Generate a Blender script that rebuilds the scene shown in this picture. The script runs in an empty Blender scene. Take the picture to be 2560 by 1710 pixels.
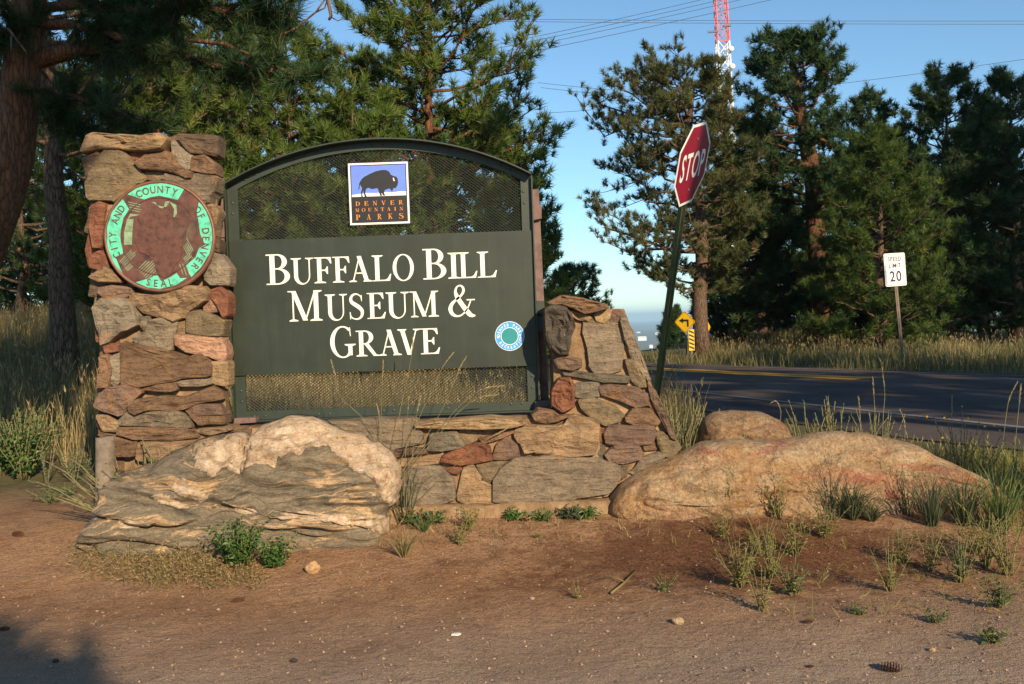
import bpy, bmesh, math, random
import numpy as np
from mathutils import Vector, Matrix, noise as mnoise, geometry as mgeo

# ------------------------------------------------------------------ camera, sky, sun, exposure
sc = bpy.context.scene
col = sc.collection
F = 2418.0                      # focal length in pixels of the 2560 px wide photograph
CX, CY = 1280.0, 855.0
EYE = Vector((0, 0, 1.40))
PITCH = math.atan(50 / F)
ROLL = math.radians(2.0)
_f = Vector((0, math.cos(PITCH), -math.sin(PITCH)))
_r0 = Vector((1, 0, 0)); _u0 = Vector((0, math.sin(PITCH), math.cos(PITCH)))
_r = math.cos(ROLL) * _r0 - math.sin(ROLL) * _u0
_u = math.sin(ROLL) * _r0 + math.cos(ROLL) * _u0
cam_d = bpy.data.cameras.new('camera'); cam = bpy.data.objects.new('camera', cam_d); col.objects.link(cam)
cam_d.sensor_width = 36; cam_d.lens = 36 * F / 2560; cam_d.clip_start = 0.05; cam_d.clip_end = 60000
cam.matrix_world = Matrix(((_r.x, _u.x, -_f.x, EYE.x), (_r.y, _u.y, -_f.y, EYE.y), (_r.z, _u.z, -_f.z, EYE.z), (0, 0, 0, 1)))
sc.camera = cam

SUN_EL, SUN_AZ = math.radians(23), math.radians(25)      # azimuth: to the right of straight behind the camera
S_DIR = Vector((math.sin(SUN_AZ) * math.cos(SUN_EL), -math.cos(SUN_AZ) * math.cos(SUN_EL), math.sin(SUN_EL)))  # towards the sun
world = bpy.data.worlds.new('World'); sc.world = world; world.use_nodes = True
wn = world.node_tree.nodes; wl = world.node_tree.links
bg = wn['Background']; sky = wn.new('ShaderNodeTexSky')
sky.sky_type = 'NISHITA'; sky.sun_disc = False
sky.sun_elevation = SUN_EL; sky.sun_rotation = math.pi - SUN_AZ
sky.altitude = 2000; sky.air_density = 1.15; sky.dust_density = 0.35; sky.ozone_density = 3.6
tint_n = wn.new('ShaderNodeMix'); tint_n.data_type = 'RGBA'; tint_n.blend_type = 'MULTIPLY'; tint_n.inputs[0].default_value = 1; tint_n.inputs[7].default_value = (.97, 1.09, 1.03, 1)
wl.new(sky.outputs[0], tint_n.inputs[6]); wl.new(tint_n.outputs[2], bg.inputs[0]); bg.inputs[1].default_value = 0.11
sun_d = bpy.data.lights.new('sun', 'SUN'); sun = bpy.data.objects.new('sun', sun_d); col.objects.link(sun)
sun_d.energy = 5.0; sun_d.angle = math.radians(0.53); sun_d.color = (1.0, 0.81, 0.56)
sun.rotation_euler = S_DIR.to_track_quat('Z', 'Y').to_euler()
sun.location = S_DIR * 60
sc.view_settings.view_transform = 'Standard'; sc.view_settings.look = 'None'
sc.view_settings.exposure = 0.5; sc.view_settings.gamma = 1.0; sc.view_settings.use_curve_mapping = False
sc.cycles.max_bounces = 5; sc.cycles.diffuse_bounces = 2; sc.cycles.glossy_bounces = 2
sc.cycles.transparent_max_bounces = 8; sc.cycles.volume_bounces = 1; sc.cycles.use_denoising = True
try: sc.cycles.denoiser = 'OPENIMAGEDENOISE'
except Exception: pass

# ------------------------------------------------------------------ helpers
RNG = np.random.default_rng(7); random.seed(7)
ORG = {}
def ray(px, py):
    return _f + ((px - CX) / F) * _r + ((CY - py) / F) * _u
def at(px, py, Y):
    d = ray(px, py); return EYE + d * (Y / d.y)
def ss(a, b, x):
    t = np.clip((np.asarray(x, float) - a) / (b - a), 0, 1); return t * t * (3 - 2 * t)
def terrain(x, y):
    x = np.asarray(x, float); y = np.asarray(y, float)
    z = 0.17 * ss(5.0, 6.5, y) - 0.05 * ss(7.5, 10, y)
    left = ss(-1.2, -3.6, x)
    z = z + left * 0.085 * np.clip(y - 8.5, 0, 26)
    mid = ss(1.0, -1.5, x) * ss(9, 16, y) * 0.25
    z = z + mid
    z = z + ss(27, 34, y) * ss(3.0, 8.0, x) * 0.35
    d = np.clip(y - 33, 0, None)
    fall = 0.10 * d * ss(0, 14, d) + 0.10 * np.clip(d - 25, 0, None)
    z = z - np.minimum(fall, 101)
    r = np.sqrt(x * x + y * y)
    side = np.where(y < 33, np.clip(np.abs(x) - 60, 0, None) * 0.16, 0) + np.where(y < 0, np.clip(-y - 60, 0, None) * 0.16, 0)
    z = np.maximum(z - side, -100.0)
    z = z + np.where((r > 900), 3.0 * np.sin(x / 700.0 + 1) * np.cos(y / 900.0), 0) * np.clip((r - 900) / 900, 0, 1)
    near = ss(13, 9, y) * ss(-13, -9, x) * ss(4.0, 2.6, x)
    z = z + near * (0.012 * np.sin(3.1 * x + 1.7 * y) * np.cos(2.3 * y - 1.1 * x) + 0.008 * np.sin(7.3 * x - 2) * np.sin(6.1 * y + 1))
    return z
def tz(x, y): return float(terrain(x, y))
def ground_at(px, py):
    d = ray(px, py); T = _TT
    k = int(np.argmax(EYE.z + d.z * T <= terrain(EYE.x + d.x * T, EYE.y + d.y * T))) or len(T) - 1
    p = EYE + d * T[k]; p.z = tz(p.x, p.y); return p
_TT = np.geomspace(2.0, 80, 900)
def link(o): col.objects.link(o); return o
def tag(o, label=None, cat=None, group=None, kind=None):
    if label: o['label'] = label
    if cat: o['category'] = cat
    if group: o['group'] = group
    if kind: o['kind'] = kind
    return o
def thing(name, loc, label, cat, group=None):
    o = bpy.data.objects.new(name, None); link(o); o.location = loc; o.empty_display_size = 0.1
    ORG[o.name] = Vector(loc); return tag(o, label, cat, group)
def finish(me, name, mat, parent, smooth=True, color=None):
    if mat is not None:
        for m in (mat if isinstance(mat, (list, tuple)) else [mat]): me.materials.append(m)
    if smooth and len(me.polygons): me.polygons.foreach_set('use_smooth', [True] * len(me.polygons))
    me.update()
    o = bpy.data.objects.new(name, me); link(o)
    if parent is not None: o.parent = parent
    if color is not None: o.color = (*color, 1)
    return o
def mk(name, V, Fc, mat, parent=None, smooth=False, color=None, loc=None):
    """one mesh object from WORLD coordinates"""
    org = ORG[parent.name] if parent is not None else (Vector(loc) if loc is not None else Vector((0, 0, 0)))
    me = bpy.data.meshes.new(name)
    me.from_pydata([(v[0] - org.x, v[1] - org.y, v[2] - org.z) for v in V], [], Fc)
    me.validate()
    o = finish(me, name, mat, parent, smooth, color)
    if parent is None: o.location = org
    ORG[o.name] = org
    return o
def tri_mesh(name, V, tint, mat, parent=None, loc=None, n=3):
    """many loose n-gons: V is (k*n,3) in world coordinates, tint one number per face"""
    org = np.array(ORG[parent.name] if parent is not None else (loc if loc is not None else (0, 0, 0)), float)
    V = (V - org).astype(np.float32); k = len(V) // n
    me = bpy.data.meshes.new(name)
    me.vertices.add(len(V)); me.vertices.foreach_set('co', V.ravel())
    me.loops.add(k * n); me.loops.foreach_set('vertex_index', np.arange(k * n, dtype=np.int32))
    me.polygons.add(k); me.polygons.foreach_set('loop_start', np.arange(0, k * n, n, dtype=np.int32))
    me.polygons.foreach_set('loop_total', np.full(k, n, dtype=np.int32))
    a = me.attributes.new('tint', 'FLOAT', 'FACE'); a.data.foreach_set('value', np.asarray(tint, np.float32))
    o = finish(me, name, mat, parent, False)
    if parent is None: o.location = org
    ORG[o.name] = Vector(org)
    return o
class MB:
    def __init__(s): s.V = []; s.F = []
    def add(s, V, Fc):
        n = len(s.V); s.V += [tuple(v) for v in V]; s.F += [tuple(i + n for i in f) for f in Fc]; return s
    def box(s, x0, x1, y0, y1, z0, z1):
        return s.add([(x0, y0, z0), (x1, y0, z0), (x1, y1, z0), (x0, y1, z0), (x0, y0, z1), (x1, y0, z1), (x1, y1, z1), (x0, y1, z1)],
                     [(0, 3, 2, 1), (4, 5, 6, 7), (0, 1, 5, 4), (1, 2, 6, 5), (2, 3, 7, 6), (3, 0, 4, 7)])
    def bar(s, a, b, w, d=None, ref=(0, 0, 1)):
        a = Vector(a); b = Vector(b); d = d or w; t = (b - a).normalized(); r = Vector(ref)
        if abs(t.dot(r)) > .95: r = Vector((0, 1, 0))
        u = t.cross(r).normalized() * w / 2; v = t.cross(u).normalized() * d / 2
        P = [a - u - v, a + u - v, a + u + v, a - u + v, b - u - v, b + u - v, b + u + v, b - u + v]
        return s.add(P, [(0, 1, 2, 3), (7, 6, 5, 4), (0, 4, 5, 1), (1, 5, 6, 2), (2, 6, 7, 3), (3, 7, 4, 0)])
    def tube(s, path, rad, sides=8, cap=True, wob=0, rng=None):
        path = [Vector(p) for p in path]; n = len(path); V = []; Fc = []; ref = Vector((0.31, 0.17, 0.94))
        for i, p in enumerate(path):
            t = (path[min(i + 1, n - 1)] - path[max(i - 1, 0)])
            t = t.normalized() if t.length > 1e-9 else Vector((0, 0, 1))
            q = ref - t * ref.dot(t)
            if q.length < 1e-3: q = Vector((1, 0, 0)) - t * t.x
            u = q.normalized(); v = t.cross(u); ref = u
            r = rad[i] if hasattr(rad, '__len__') else rad
            for k in range(sides):
                a = 2 * math.pi * k / sides; rr = r * (1 + (wob * (rng.random() - .5) if rng is not None else 0))
                V.append(p + (u * math.cos(a) + v * math.sin(a)) * rr)
        for i in range(n - 1):
            for k in range(sides):
                k2 = (k + 1) % sides; Fc.append((i * sides + k, i * sides + k2, (i + 1) * sides + k2, (i + 1) * sides + k))
        if cap:
            Fc.append(tuple(range(sides - 1, -1, -1))); Fc.append(tuple((n - 1) * sides + k for k in range(sides)))
        return s.add(V, Fc)
    def build(s, name, mat, parent=None, smooth=False, color=None, loc=None): return mk(name, s.V, s.F, mat, parent, smooth, color, loc)
def fill(poly):
    return [tuple(t) for t in mgeo.tessellate_polygon([[Vector((p[0], p[1], 0)) for p in poly]])]
def prism(mb, pts, off, orient=1):
    """closed prism from a planar loop of world points and an offset vector"""
    n = len(pts); pts = [Vector(p) for p in pts]; o = Vector(off)
    # tessellate in the loop's own plane
    nrm = Vector((0, 0, 0))
    for i in range(n): nrm += pts[i].cross(pts[(i + 1) % n])
    nrm.normalize(); q = nrm.to_track_quat('Z', 'Y').inverted()
    T = [tuple(t) for t in mgeo.tessellate_polygon([[q @ p for p in pts]])]
    V = pts + [p + o for p in pts]
    Fc = [t for t in T] + [tuple(i + n for i in reversed(t)) for t in T] + [(i, (i + 1) % n, n + (i + 1) % n, n + i) for i in range(n)]
    return mb.add(V, Fc)

# ------------------------------------------------------------------ materials
def new_mat(name):
    m = bpy.data.materials.new(name); m.use_nodes = True; nt = m.node_tree
    return m, nt, nt.nodes, nt.links, nt.nodes['Principled BSDF']
def N(nodes, t, **kw):
    n = nodes.new(t)
    for k, v in kw.items(): setattr(n, k, v)
    return n
def ramp(nodes, stops, interp='LINEAR'):
    r = nodes.new('ShaderNodeValToRGB'); r.color_ramp.interpolation = interp
    e = r.color_ramp.elements
    while len(e) < len(stops): e.new(0.5)
    for i, (p, c) in enumerate(stops):
        e[i].position = p; e[i].color = (*c, 1) if len(c) == 3 else c
    return r
def mixc(nodes, links, fac, a, b, blend='MIX'):
    m = nodes.new('ShaderNodeMix'); m.data_type = 'RGBA'; m.blend_type = blend
    for sock, v in ((m.inputs[0], fac), (m.inputs[6], a), (m.inputs[7], b)):
        if isinstance(v, (int, float)): sock.default_value = v
        elif isinstance(v, tuple): sock.default_value = (*v, 1) if len(v) == 3 else v
        else: links.new(v, sock)
    return m.outputs[2]
def tex_noise(nodes, links, vec, scale, detail=5, rough=.6, dist=0):
    n = nodes.new('ShaderNodeTexNoise'); n.inputs['Scale'].default_value = scale; n.inputs['Detail'].default_value = detail
    n.inputs['Roughness'].default_value = rough; n.inputs['Distortion'].default_value = dist
    if vec is not None: links.new(vec, n.inputs['Vector'])
    return n
def mapping(nodes, links, vec, scale=(1, 1, 1), rot=(0, 0, 0), loc=(0, 0, 0)):
    m = nodes.new('ShaderNodeMapping'); m.inputs['Scale'].default_value = scale; m.inputs['Rotation'].default_value = rot
    m.inputs['Location'].default_value = loc; links.new(vec, m.inputs['Vector']); return m.outputs[0]
def bump(nodes, links, h, strength, dist, bsdf, prev=None):
    b = nodes.new('ShaderNodeBump'); b.inputs['Strength'].default_value = strength; b.inputs['Distance'].default_value = dist
    links.new(h, b.inputs['Height'])
    if prev is not None: links.new(prev, b.inputs['Normal'])
    if bsdf is not None: links.new(b.outputs[0], bsdf.inputs['Normal'])
    return b.outputs[0]
def math_n(nodes, links, op, a, b=None, clamp=False):
    m = nodes.new('ShaderNodeMath'); m.operation = op; m.use_clamp = clamp
    for i, v in enumerate((a, b)):
        if v is None: continue
        if isinstance(v, (int, float)): m.inputs[i].default_value = v
        else: links.new(v, m.inputs[i])
    return m.outputs[0]

def paint(name, c, rough=.5, var=.12, scale=14, metallic=0, bump_s=.15, dirt=None, spec=.5, streak=None):
    """painted or printed surface with slight unevenness"""
    m, nt, n, l, b = new_mat(name); tc = N(n, 'ShaderNodeTexCoord')
    a = tex_noise(n, l, tc.outputs['Object'], scale, 6, .65); f = tex_noise(n, l, tc.outputs['Object'], scale * 9, 3)
    d = tuple(x * (1 - var * 1.6) for x in c); h = tuple(min(1, x * (1 + var)) for x in c)
    r = ramp(n, [(.3, d), (.5, c), (.72, h)]); l.new(a.outputs[0], r.inputs[0]); out = r.outputs[0]
    if dirt:
        e = tex_noise(n, l, tc.outputs['Object'], scale * .45, 7, .7, .4); rr = ramp(n, [(.56, (0, 0, 0)), (.7, (1, 1, 1))]); l.new(e.outputs[0], rr.inputs[0])
        out = mixc(n, l, math_n(n, l, 'MULTIPLY', rr.outputs[0], .6), out, dirt)
    if streak:
        sn = tex_noise(n, l, mapping(n, l, tc.outputs['Object'], (16, 16, .9)), 1.0, 6, .7); rs_ = ramp(n, [(.5, (1, 1, 1)), (.75, streak)]); l.new(sn.outputs[0], rs_.inputs[0]); out = mixc(n, l, .8, out, rs_.outputs[0], 'MULTIPLY')
    l.new(out, b.inputs['Base Color']); b.inputs['Roughness'].default_value = rough; b.inputs['Metallic'].default_value = metallic
    b.inputs['Specular IOR Level'].default_value = spec
    bump(n, l, f.outputs[0], bump_s, .002, b)
    return m
def foliage_mat(name, stops, trans=.25, rough=.55):
    m, nt, n, l, b = new_mat(name)
    at_ = N(n, 'ShaderNodeAttribute', attribute_name='tint'); r = ramp(n, stops); l.new(at_.outputs['Fac'], r.inputs[0])
    l.new(r.outputs[0], b.inputs['Base Color']); b.inputs['Roughness'].default_value = rough; b.inputs['Specular IOR Level'].default_value = .3
    t = N(n, 'ShaderNodeBsdfTranslucent'); l.new(r.outputs[0], t.inputs['Color'])
    mx = N(n, 'ShaderNodeMixShader'); mx.inputs[0].default_value = trans
    l.new(b.outputs[0], mx.inputs[1]); l.new(t.outputs[0], mx.inputs[2]); l.new(mx.outputs[0], n['Material Output'].inputs['Surface'])
    return m
def stone_mat():
    m, nt, n, l, b = new_mat('field_stone'); tc = N(n, 'ShaderNodeTexCoord'); oi = N(n, 'ShaderNodeObjectInfo')
    add = N(n, 'ShaderNodeVectorMath', operation='ADD'); sc_ = N(n, 'ShaderNodeVectorMath', operation='SCALE'); sc_.inputs['Scale'].default_value = 37
    cx = N(n, 'ShaderNodeCombineXYZ')
    for i in range(3): l.new(oi.outputs['Random'], cx.inputs[i])
    l.new(cx.outputs[0], sc_.inputs[0]); l.new(tc.outputs['Object'], add.inputs[0]); l.new(sc_.outputs[0], add.inputs[1]); v = add.outputs[0]
    bed = tex_noise(n, l, mapping(n, l, v, (4, 4, 20)), 1.6, 6, .65, .6)
    big = tex_noise(n, l, v, 7, 6, .6); fine = tex_noise(n, l, v, 70, 4, .7); grain = N(n, 'ShaderNodeTexVoronoi'); grain.inputs['Scale'].default_value = 160; l.new(v, grain.inputs['Vector'])
    r1 = ramp(n, [(.25, (.55, .5, .48)), (.5, (1, 1, 1)), (.75, (1.35, 1.25, 1.1))]); l.new(big.outputs[0], r1.inputs[0])
    c = mixc(n, l, .85, oi.outputs['Color'], r1.outputs[0], 'MULTIPLY')
    r2 = ramp(n, [(.32, (.62, .6, .6)), (.55, (1, 1, 1)), (.75, (1.2, 1.12, 1.0))]); l.new(bed.outputs[0], r2.inputs[0])
    c = mixc(n, l, .75, c, r2.outputs[0], 'MULTIPLY')
    r3 = ramp(n, [(.3, (.7, .7, .7)), (.7, (1.22, 1.22, 1.22))]); l.new(fine.outputs[0], r3.inputs[0]); c = mixc(n, l, .7, c, r3.outputs[0], 'MULTIPLY')
    st = tex_noise(n, l, v, 4.2, 4, .55, .8); rs = ramp(n, [(.6, (0, 0, 0)), (.72, (1, 1, 1))]); l.new(st.outputs[0], rs.inputs[0])
    c = mixc(n, l, math_n(n, l, 'MULTIPLY', rs.outputs[0], .55), c, (.36, .17, .06))
    li = tex_noise(n, l, v, 21, 5, .75, .3); rl = ramp(n, [(.665, (0, 0, 0)), (.70, (1, 1, 1))]); l.new(li.outputs[0], rl.inputs[0])
    c = mixc(n, l, math_n(n, l, 'MULTIPLY', rl.outputs[0], .55), c, (.46, .45, .38))
    l.new(c, b.inputs['Base Color']); b.inputs['Roughness'].default_value = .82; b.inputs['Specular IOR Level'].default_value = .25
    cr = N(n, 'ShaderNodeTexVoronoi', feature='DISTANCE_TO_EDGE'); cr.inputs['Scale'].default_value = 9; wv = tex_noise(n, l, v, 6, 4); ad2 = N(n, 'ShaderNodeVectorMath', operation='MULTIPLY_ADD'); l.new(wv.outputs['Color'], ad2.inputs[0]); ad2.inputs[1].default_value = (.25, .25, .25); l.new(v, ad2.inputs[2]); l.new(ad2.outputs[0], cr.inputs['Vector'])
    rc = ramp(n, [(0, (0, 0, 0)), (.05, (1, 1, 1))]); l.new(cr.outputs['Distance'], rc.inputs[0])
    n0 = bump(n, l, rc.outputs[0], .35, .012, None); n1 = bump(n, l, bed.outputs[0], .9, .035, None, n0); n2 = bump(n, l, big.outputs[0], .7, .035, None, n1); bump(n, l, fine.outputs[0], .9, .008, b, n2)
    return m
def mortar_mat():
    m, nt, n, l, b = new_mat('sandy_mortar'); tc = N(n, 'ShaderNodeTexCoord'); v = tc.outputs['Object']
    a = tex_noise(n, l, v, 9, 6); f = tex_noise(n, l, v, 90, 4, .75)
    r = ramp(n, [(.3, (.15, .09, .05)), (.5, (.26, .165, .092)), (.7, (.37, .255, .15))]); l.new(a.outputs[0], r.inputs[0])
    r3 = ramp(n, [(.3, (.7, .7, .7)), (.7, (1.2, 1.2, 1.2))]); l.new(f.outputs[0], r3.inputs[0])
    l.new(mixc(n, l, .8, r.outputs[0], r3.outputs[0], 'MULTIPLY'), b.inputs['Base Color']); b.inputs['Roughness'].default_value = .95; b.inputs['Specular IOR Level'].default_value = .1
    n1 = bump(n, l, a.outputs[0], .5, .03, None); bump(n, l, f.outputs[0], .7, .006, b, n1)
    return m
def bark_mat(name, dark, light):
    m, nt, n, l, b = new_mat(name); tc = N(n, 'ShaderNodeTexCoord'); v = mapping(n, l, tc.outputs['Object'], (17, 17, 4.2))
    dn = tex_noise(n, l, v, .9, 4, .6); da = N(n, 'ShaderNodeVectorMath', operation='MULTIPLY_ADD'); l.new(dn.outputs['Color'], da.inputs[0]); da.inputs[1].default_value = (1.1, 1.1, 1.1); l.new(v, da.inputs[2])
    vo = N(n, 'ShaderNodeTexVoronoi', feature='DISTANCE_TO_EDGE'); vo.inputs['Scale'].default_value = 1.3; l.new(da.outputs[0], vo.inputs['Vector'])
    no = tex_noise(n, l, v, 1.2, 6, .65, .5); big = tex_noise(n, l, tc.outputs['Object'], 2.5, 4)
    r = ramp(n, [(.0, dark), (.10, tuple((x + y * 2) / 3 for x, y in zip(dark, light))), (.3, light)]); l.new(vo.outputs['Distance'], r.inputs[0])
    r2 = ramp(n, [(.3, (.6, .6, .6)), (.7, (1.25, 1.2, 1.15))]); l.new(no.outputs[0], r2.inputs[0])
    c = mixc(n, l, .9, r.outputs[0], r2.outputs[0], 'MULTIPLY')
    r4 = ramp(n, [(.4, (0, 0, 0)), (.65, (1, 1, 1))]); l.new(big.outputs[0], r4.inputs[0])
    c = mixc(n, l, math_n(n, l, 'MULTIPLY', r4.outputs[0], .4), c, tuple(x * .6 for x in light))
    l.new(c, b.inputs['Base Color']); b.inputs['Roughness'].default_value = .9; b.inputs['Specular IOR Level'].default_value = .15
    n1 = bump(n, l, vo.outputs['Distance'], .9, .03, None); bump(n, l, no.outputs[0], .5, .012, b, n1)
    return m
M = {}
M['stone'] = stone_mat(); M['mortar'] = mortar_mat()
M['bark'] = bark_mat('orange_pine_bark', (.05, .028, .018), (.20, .098, .052))
M['bark_grey'] = bark_mat('grey_pine_bark', (.03, .022, .018), (.19, .125, .085))
M['twig'] = paint('twig_bark', (.12, .075, .05), .9, .3, 20, 0, .4)
M['needle_lit'] = foliage_mat('sunlit_pine_needles', [(0, (.035, .070, .014)), (.45, (.095, .150, .026)), (.8, (.150, .200, .036)), (1, (.23, .21, .055))], .32)  # needle green for sunlit pines, sunlight put into the colour
M['needle_dark'] = foliage_mat('shaded_pine_needles', [(0, (.016, .036, .012)), (.5, (.036, .076, .022)), (.85, (.06, .105, .03)), (1, (.10, .11, .04))])  # same needles darkened for pines in shade, the shade is in the colour
M['needle_brown'] = foliage_mat('bronzed_pine_needles', [(0, (.05, .07, .024)), (.5, (.11, .125, .042)), (.85, (.165, .155, .055)), (1, (.23, .15, .065))], .35)
M['green_paint'] = paint('dark_green_paint', (.020, .028, .017), .45, .2, 4, 0, .15, dirt=(.038, .043, .031), streak=(1.7, 1.6, 1.5))
M['green_frame'] = paint('dark_green_frame_paint', (.027, .038, .026), .45, .15, 9, 0, .15)
M['mesh'] = paint('expanded_metal', (.020, .023, .015), .5, .2, 20)
M['letter'] = paint('white_letter_paint', (.80, .77, .68), .5, .05, 20, dirt=(.62, .58, .48))
M['rust'] = paint('rusty_steel', (.17, .105, .092), .8, .3, 14, 0, .5, dirt=(.20, .07, .03))
M['bolt'] = paint('bolt_steel', (.05, .055, .045), .4, .2, 30)
M['black'] = paint('black_print', (.012, .011, .013), .45, .1, 20)
M['white'] = paint('white_print', (.82, .80, .76), .45, .05, 20)
M['blue'] = paint('sky_blue_print', (.12, .22, .72), .5, .06, 10)
M['orange'] = paint('orange_print', (.72, .25, .03), .5, .06, 30)
M['cyan'] = paint('sticker_blue', (.05, .33, .72), .4, .06, 30)
M['teal'] = paint('sticker_teal', (.02, .24, .26), .4, .08, 30)
M['red'] = paint('stop_red', (.24, .005, .022), .55, .12, 6, spec=.25)
M['sign_white'] = paint('sign_white', (.80, .80, .78), .4, .05, 12)
M['sign_black'] = paint('sign_black', (.015, .015, .02), .45, .1, 20)
M['sign_yellow'] = paint('sign_yellow', (.80, .46, .01), .42, .06, 12)
M['post_green'] = paint('green_post_paint', (.10, .12, .05), .4, .25, 10, .2, .2, dirt=(.16, .12, .075))
M['galv'] = paint('galvanised_steel', (.36, .35, .33), .42, .15, 14, .7)
M['post_rust'] = paint('brown_post_steel', (.15, .11, .085), .6, .25, 12, .3)
M['bronze'] = paint('brown_bronze', (.115, .046, .032), .55, .4, 16, .15, .6, dirt=(.09, .11, .07))
M['rim'] = paint('bronze_rim', (.20, .095, .06), .5, .25, 12, .3, .4)
M['verdigris'] = paint('verdigris_patina', (.10, .56, .36), .7, .3, 22, 0, .5, dirt=(.13, .09, .055))
M['dull_patina'] = paint('dull_patina', (.20, .30, .17), .7, .3, 22, 0, .5, dirt=(.12, .08, .05))
M['wood'] = paint('weathered_wood', (.20, .155, .115), .9, .3, 16, 0, .7)
M['tower_red'] = paint('tower_red', (.55, .07, .06), .5, .1, 2)
M['tower_white'] = paint('tower_white', (.8, .79, .77), .5, .05, 2)
M['wire'] = paint('cable_aluminium', (.05, .055, .065), .5, .1, 1)
# ------------------------------------------------------------------ ground, road, far plain
def ground_mat():
    m, nt, n, l, b = new_mat('gravelly_earth'); g = N(n, 'ShaderNodeNewGeometry'); p = g.outputs['Position']
    sep = N(n, 'ShaderNodeSeparateXYZ'); l.new(p, sep.inputs[0]); X, Y, Z = sep.outputs
    a = tex_noise(n, l, p, 1.1, 6, .6); c = tex_noise(n, l, p, 7, 6, .65); f = tex_noise(n, l, p, 60, 5, .7); gr = tex_noise(n, l, p, 190, 3, .6)
    r = ramp(n, [(.28, (.25, .130, .066)), (.48, (.345, .195, .106)), (.66, (.375, .225, .130)), (.8, (.40, .255, .155))]); l.new(a.outputs[0], r.inputs[0])
    r1 = ramp(n, [(.28, (.62, .58, .55)), (.5, (1, 1, 1)), (.72, (1.2, 1.17, 1.12))]); l.new(c.outputs[0], r1.inputs[0])
    cc = mixc(n, l, .8, r.outputs[0], r1.outputs[0], 'MULTIPLY')
    r2 = ramp(n, [(.28, (.52, .5, .5)), (.5, (1, 1, 1)), (.7, (1.35, 1.34, 1.34))]); l.new(f.outputs[0], r2.inputs[0]); cc = mixc(n, l, .9, cc, r2.outputs[0], 'MULTIPLY')
    r3 = ramp(n, [(.35, (.68, .68, .68)), (.52, (1, 1, 1)), (.66, (1.5, 1.48, 1.45))]); l.new(gr.outputs[0], r3.inputs[0]); cc = mixc(n, l, .85, cc, r3.outputs[0], 'MULTIPLY')
    # greyer gravel towards the drive in front
    gy = N(n, 'ShaderNodeMapRange'); gy.inputs[1].default_value = 4.9; gy.inputs[2].default_value = 3.7; l.new(Y, gy.inputs[0])
    gm = math_n(n, l, 'MULTIPLY', gy.outputs[0], math_n(n, l, 'ADD', a.outputs[0], .35), True)
    cc = mixc(n, l, gm, cc, mixc(n, l, 1, (.35, .262, .195), r3.outputs[0], 'MULTIPLY'))
    # red-brown pine litter in front of the long boulder
    v1 = N(n, 'ShaderNodeVectorMath', operation='SUBTRACT'); l.new(p, v1.inputs[0]); v1.inputs[1].default_value = (1.25, 5.45, 0)
    v2 = mapping(n, l, v1.outputs[0], (.60, 1.25, 0)); ln = N(n, 'ShaderNodeVectorMath', operation='LENGTH'); l.new(v2, ln.inputs[0])
    lm = math_n(n, l, 'ADD', ln.outputs['Value'], math_n(n, l, 'MULTIPLY', math_n(n, l, 'SUBTRACT', c.outputs[0], .5), 1.5))
    rl = ramp(n, [(.45, (1, 1, 1)), (.95, (0, 0, 0))]); l.new(lm, rl.inputs[0])
    cc = mixc(n, l, math_n(n, l, 'MULTIPLY', rl.outputs[0], .85), cc, mixc(n, l, .9, (.155, .070, .036), r2.outputs[0], 'MULTIPLY'))
    # meadow soil further back
    md = N(n, 'ShaderNodeMapRange'); md.inputs[1].default_value = 6.9; md.inputs[2].default_value = 8.2; l.new(Y, md.inputs[0])
    rm = ramp(n, [(.3, (.07, .065, .03)), (.5, (.15, .125, .06)), (.7, (.20, .16, .085))]); l.new(c.outputs[0], rm.inputs[0])
    cc = mixc(n, l, md.outputs[0], cc, rm.outputs[0])
    # farmland and town mottling far out on the plain
    fp = mapping(n, l, p, (.0011, .0006, 0)); fa = N(n, 'ShaderNodeTexVoronoi'); fa.inputs['Scale'].default_value = 1.4; l.new(fp, fa.inputs['Vector'])
    fn = tex_noise(n, l, p, .003, 6, .7)
    rf = ramp(n, [(.0, (.09, .10, .05)), (.4, (.20, .18, .10)), (.7, (.13, .13, .07)), (1, (.30, .26, .17))]); l.new(fa.outputs['Color'], rf.inputs[0])
    rg = ramp(n, [(.35, (.6, .6, .6)), (.62, (1, 1, 1)), (.72, (2.0, 2.0, 2.0))]); l.new(fn.outputs[0], rg.inputs[0])
    far = N(n, 'ShaderNodeMapRange'); far.inputs[1].default_value = 120; far.inputs[2].default_value = 500; l.new(Y, far.inputs[0])
    cc = mixc(n, l, far.outputs[0], cc, mixc(n, l, 1, rf.outputs[0], rg.outputs[0], 'MULTIPLY'))
    l.new(cc, b.inputs['Base Color']); b.inputs['Roughness'].default_value = .95; b.inputs['Specular IOR Level'].default_value = .12
    md_ = tex_noise(n, l, p, 24, 5, .65); n1 = bump(n, l, c.outputs[0], .7, .06, None); n15 = bump(n, l, md_.outputs[0], .8, .022, None, n1); n2 = bump(n, l, f.outputs[0], .9, .012, None, n15); bump(n, l, gr.outputs[0], .8, .005, b, n2)
    return m
def axis(lo, a, b, hi, step, k):
    c = np.arange(a, b + step / 2, step)
    left = a - np.geomspace(step * 1.5, a - lo, k)[::-1]; right = b + np.geomspace(step * 1.5, hi - b, k)
    return np.concatenate([left, c, right])
gx = axis(-24000, -6, 7, 24000, .09, 70); gy = axis(-24000, 2.5, 11, 24000, .075, 90)
GX, GY = np.meshgrid(gx, gy); GZ = terrain(GX, GY)
nx, ny = len(gx), len(gy)
V = np.stack([GX.ravel(), GY.ravel(), GZ.ravel()], 1)
idx = np.arange(nx * ny).reshape(ny, nx)
Q = np.stack([idx[:-1, :-1], idx[:-1, 1:], idx[1:, 1:], idx[1:, :-1]], -1).reshape(-1, 4)
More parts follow.
